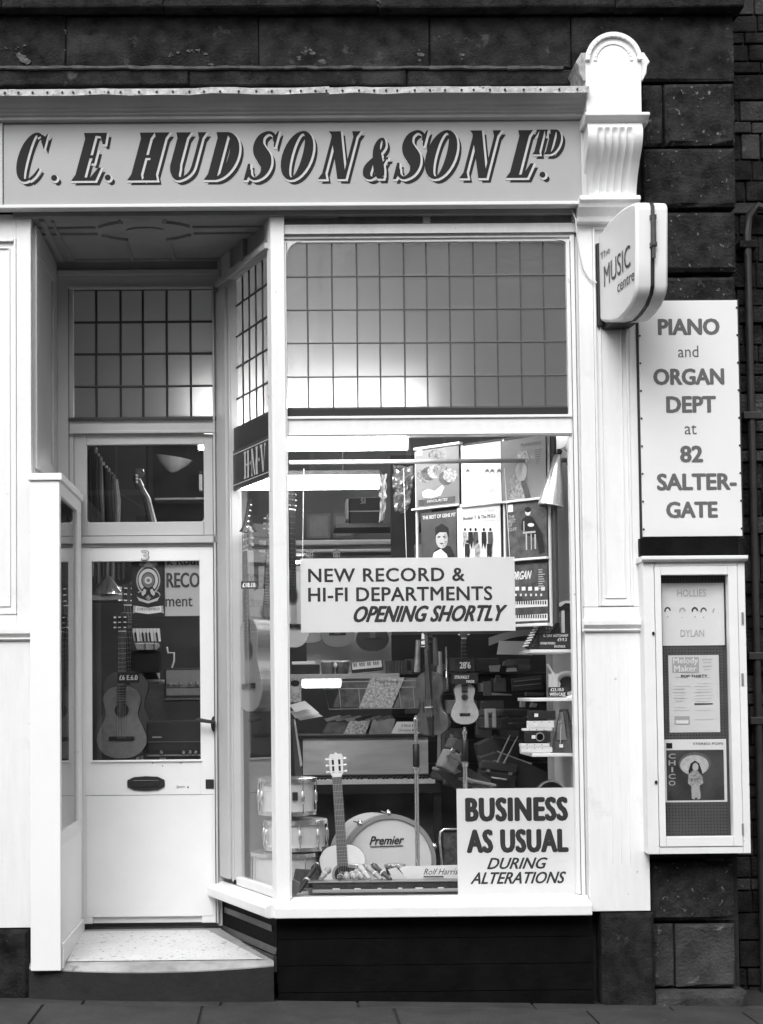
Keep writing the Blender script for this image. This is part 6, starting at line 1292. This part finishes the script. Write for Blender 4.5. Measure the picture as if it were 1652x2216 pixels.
for s in (-1, 1):
    sb([(321+s*4, 1277), (321+s*9, 1274), (321+s*15, 1285), (321+s*12, 1290), (321+s*6, 1285)], .0014, SIL); ringp(321+s*17, 1289, 7, 9.5, 0 if s > 0 else 90, 130 if s < 0 else 90, .0014, HG)
    sb([(321+s*22, 1293), (321+s*25, 1290), (321+s*20, 1300), (321, 1306), (321, 1301), (321+s*12, 1297)], .0014, SIL)
sb([(321, 1287), (327, 1294), (321, 1301), (315, 1294)], .0016, PRINTG); sb([(293, 1311), (321, 1315), (349, 1311), (350, 1325), (321, 1329), (292, 1325)], .001, CARD); sb([(289, 1310), (294, 1312), (292, 1326), (288, 1328)], .0014, HG); sb([(349, 1312), (353, 1310), (355, 1328), (350, 1326)], .0014, HG)
txt(FvX, 'CHESTERFIELD', (297, 1315, 346, 1321), .0018, INKG, st_, bold=.02)
FvY = FY(YD+.048)
t = thing('paper_notice', 'grey paper notice inside the door glass, cut-off lettering Record Department', 'notice', FvY.p(*FvY.uv(395, 1333))); PN = mat('grey notice paper', .50, .7, .04, 8)
mesh('card', MB(FvY).bx((356, 1213, 435, 1333), -.001, 0), PN, t); txt(FvY, 'RECO', (360, 1239, 433, 1272), .001, PRINTD, t, bold=.035); txt(FvY, 'ment', (358, 1293, 417, 1313), .001, PRINTD, t, bold=.02); txt(FvY, 'k Rou!', (362, 1206, 430, 1223), .001, PRINTD, t, bold=.03)
# accordion, shelves, amplifiers behind the door
F = FY(1.9); t = thing('piano_accordion', 'piano accordion lying back with white keys up behind the door glass', 'accordion', F.p(*F.uv(312, 1396)))
for i in range(9): a = [F.uv(278+i*7.6+q[0], q[1]) for q in ((0, 1360), (6.6, 1360), (9.5, 1388), (3.5, 1388))]; mesh('white_key', MB(F).prism(a, -.01, 0), IVORY, t)
for i in (0, 1, 3, 4, 5, 7): a = [F.uv(284+i*7.6+q[0], q[1]) for q in ((0, 1369), (3.6, 1369), (6, 1388), (2.4, 1388))]; mesh('black_key', MB(F).prism(a, .001, .008), EBONY, t)
mesh('bellows', MB(F).prism([F.uv(*p) for p in ((290, 1391), (344, 1391), (345, 1402), (338, 1407), (296, 1407))], -.12, .01), mat('pearl grey celluloid', .3, .2), t, bevel=.006); mesh('body', MB(F).prism([F.uv(*p) for p in ((284, 1408), (346, 1408), (346, 1456), (284, 1456))], -.15, -.02), EBONY, t, bevel=.006)
for x in (313, 333): mesh('chrome_trim', MB(F).bx((x, 1392, x+3, 1405), .011, .016), CHROME, t)
F = FY(2.0)
def amp(label, px, Y, front, knobs, trim=CHROME, name='amplifier'):
    F = FY(Y); r = F.rect(*px); t = thing(name, label, 'amplifier', F.p((r[0]+r[1])/2, r[2]), 'amplifiers behind the shop door'); mesh('cabinet', MB(F).box(*r, -.25, 0), VINYL, t, bevel=.006); h = r[3]-r[2]
    mesh('grille', MB(F).box(r[0]+.012, r[1]-.012, r[2]+h*.42, r[3]-.012, .001, .006), front, t); mesh('control_panel', MB(F).box(r[0]+.012, r[1]-.012, r[2]+h*.18, r[2]+h*.40, .001, .005), front, t); mesh('trim_strip', MB(F).box(r[0], r[1], r[2]+.01, r[2]+.02, .001, .006), trim, t)
    for x, y in knobs: p = F.uv(x, y); mesh('knob', MB(F).lathe([(.012, .005), (.011, .02), (.001, .022)], (*p, 0), ax=2, n=12), CHROME, t, smooth=True)
    return t
amp('grey fronted amplifier with four chrome knobs, right behind the door glass', (356, 1446, 446, 1518), 1.8, GREY, ((367, 1479), (379, 1479), (390, 1479), (412, 1479), (427, 1479)))
t = amp('black amplifier at the bottom of the door glass', (318, 1560, 446, 1640), 1.5, VINYL, ((350, 1628), (398, 1628), (412, 1628), (424, 1628)), mat('dull trim', .3, .4)); F = FY(1.5); mesh('name_badge', MB(F).bx((330, 1594, 350, 1597), .007, .01), HG, t); mesh('trim_strip', MB(F).bx((318, 1603+2, 446, 1606), .007, .01), mat('dull trim'), t)
F = FY(2.1); r = F.rect(295, 1471, 352, 1476); t = thing('side_table', 'small white topped table with a cloth behind the door', 'table', F.p(r[0], ZR)); mesh('table_top', MB(F).box(r[0], r[1], r[2], r[3], -.3, .05), WHITE2, t, bevel=.003)
for s in (0, 1):
    for d in (.03, -.27): mesh('leg', MB(F).box(r[s]-.02*s, r[s]-.02*s+.02, ZR, r[2], d-.01, d+.01), WHITE2, t)
mesh('hanging_cloth', MB(F).box(r[0]+.03, r[0]+.2, r[2]-.3, r[2]-.01, .051, .06), GREY, t)
t = thing('open_book', 'open white song book with a dark page standing on the small table', 'book', F.p(r[0]+.1, r[3])); mesh('page', MB(F).prism([F.uv(*p) for p in ((301, 1470), (304, 1449), (347, 1449), (346, 1470))], 0, .006), PAPER, t); mesh('dark_page', MB(F).prism([F.uv(*p) for p in ((315, 1470), (308, 1452), (336, 1452), (345, 1470))], .0065, .008), PRINTD, t)
F = FY(2.2); r = F.rect(196, 1288, 278, 1300); single('glass_shelf', 'pale shelf holding a chrome horn at the upper left of the door glass', 'shelf', MB(F).box(*r, -.3, .05), mat('grey painted shelf'), bevel=.004)
t = thing('chrome_horn', 'chrome bodied horn lying on the shelf behind the door', 'horn', F.p(*F.uv(238, 1288))); g = F.px(236, 1280, d=.0); mesh('bell', MB(g).lathe([(.10, -.02), (.095, .0), (.06, .04), (.03, .08), (.012, .1)], ax=1, n=20, sx=1, sy=.8), CHROME, t, smooth=True); mesh('tubing', MB(g).tube([(.05, .03, 0), (.1, .02, 0), (.13, .0, 0), (.12, -.02, 0)], .012, 8), CHROME, t, smooth=True)
for i in range(7):
    F = FY(2.4); x = 200+i*11; y0, y1 = F.uv(x, 1205), F.uv(x+random.uniform(-2, 2), 1255+random.uniform(-8, 14)); single('hanging_cable', ['first','second','third','fourth','fifth','sixth','seventh','eighth','ninth','tenth','eleventh','twelfth'][i]+' from the left of the dull tubes hanging behind the door top', 'tube', MB(F).tube([(*y0, 0), (*y1, 0)], .012, 8), random.choice([GREYD, GREY, mat('slate')]), group='dull tubes hanging behind the door', smooth=True)
F = FY(2.5); single('hook_bracket', 'bent white metal bracket behind the door, right of the accordion', 'bracket', MB(F).tube([(*F.uv(*p), 0) for p in ((361, 1400), (364, 1413), (377, 1413), (377, 1430), (372, 1445))], .007, 6), WHITE2)
# fanlight view: music cases stacked on end, double bass scroll, spun dish
F = FY(2.0)
for i in range(12):
    x = 188+i*6; yt = 972+max(0, (i-3))*9+random.uniform(-6, 6); a, b = F.uv(x, yt), F.uv(x+6-(i*.2), 1135)
    single('rolled_case', ['first','second','third','fourth','fifth','sixth','seventh','eighth','ninth','tenth','eleventh','twelfth'][i]+' from the left of the long cases leaning behind the fanlight', 'case', MB(F).tube([(*a, i*.01), ((a[0]+b[0])/2+random.uniform(-.01, .01), (a[1]+b[1])/2, i*.01), (*b, i*.01)], [.016, .02, .018], 8), random.choice([GREYD, EBONY, GREY, mat('slate', .06, .4)]), group='bow cases behind the fanlight', smooth=True)
t = thing('double_bass', 'double bass with carved scroll rising behind the fanlight', 'double bass', F.p(*F.uv(310, 1125)))
g = F.px(310, 1075); kx = 10.35/FL
mesh('neck', MB(g).tube([(20*kx, -60*kx, 0), (8*kx, -5*kx, 0), (-6*kx, 22*kx, 0)], [.03, .025, .02], 8), MAHOG, t, smooth=True); mesh('pegbox', MB(g).tube([(-6*kx, 20*kx, 0), (-14*kx, 40*kx, 0), (-10*kx, 52*kx, 0)], [.028, .026, .02], 8), MAHOG, t, smooth=True)
mesh('scroll', MB(g).lathe([(.03, -.03), (.036, -.015), (.036, .015), (.03, .03)], (-8*kx, 52*kx, 0), ax=2, n=16), MAHOG, t, smooth=True); mesh('scroll_eye', MB(g).lathe([(.016, .03), (.016, .04)], (-8*kx, 52*kx, 0), ax=2, n=10), VARN, t)
mesh('body', MB(g).prism([(-18*kx, -60*kx), (-16*kx, -42*kx), (10*kx, -40*kx), (26*kx, -60*kx)], -.1, 0), EBONY, t); mesh('bow', MB(g).tube([(-68*kx, 18*kx, .02), (-5*kx, -22*kx, .02)], .005, 6), MAHOG, t)
for i in range(3): mesh('tuning_peg', MB(g).tube([(-12*kx, (30+i*7)*kx, .02), (-12*kx, (30+i*7)*kx, .07)], .008, 6), BRASS, t)
F = FY(2.8); r = F.rect(316, 960, 445, 1140); single('dark_cabinet', 'dark cabinet back filling the right of the fanlight view', 'cabinet', MB(F).box(*r, -.1, 0), mat('shelving dark'))
F = FY(1.9); single('spun_cymbal', 'large pale cymbal dish hanging point down behind the fanlight', 'cymbal', MB(F.px(377, 990, rot=170)).lathe([(.12, 0), (.09, .04), (.03, .09), (.002, .10)], ax=1, n=24, sx=1, sy=.5), mat('dull steel', .5, .35, metal=.7), smooth=True)
F = FY(2.5); r = F.rect(335, 1077, 443, 1081); single('fanlight_shelf', 'thin pale shelf edge crossing the right of the fanlight view', 'shelf', MB(F).box(*r, -.2, 0), mat('grey painted shelf'))
# ------------------------------------------------------------------ across the street (outside the picture, seen in reflections)
ob = thing('opposite_terrace', 'dark stone terrace across the street, outside the picture', 'building', (0, -14, 0))
FO = Frame((0, -14, 0), (-1, 0, 0), (0, 0, 1))
mesh('wall', MB(FO).box(-14, 14, -.1, 8.5, -4, 0), mat('opposite stone', .07, .9, .3, 1), ob)
for i in range(-5, 6):
    for z in (4.6,):
        w = mesh('window', MB(FO).box(i*2.4-.55, i*2.4+.55, z, z+1.9, .001, .03), mat('sash paint', .5), ob)
        for j in range(2):
            for q in range(2): mesh('pane', MB(FO).box(i*2.4-.48+q*.5, i*2.4-.02+q*.5, z+.08+j*.9, z+.92+j*.9, .0301, .04), mat('dark glass', .02, .1), w)
    mesh('shop_window', MB(FO).box(i*2.4-.95, i*2.4+.95, .6, 3.2, .001, .04), mat('dark glass'), ob)
for o in list(COL.objects):
    if o.parent and 'category' in o: del o['category']
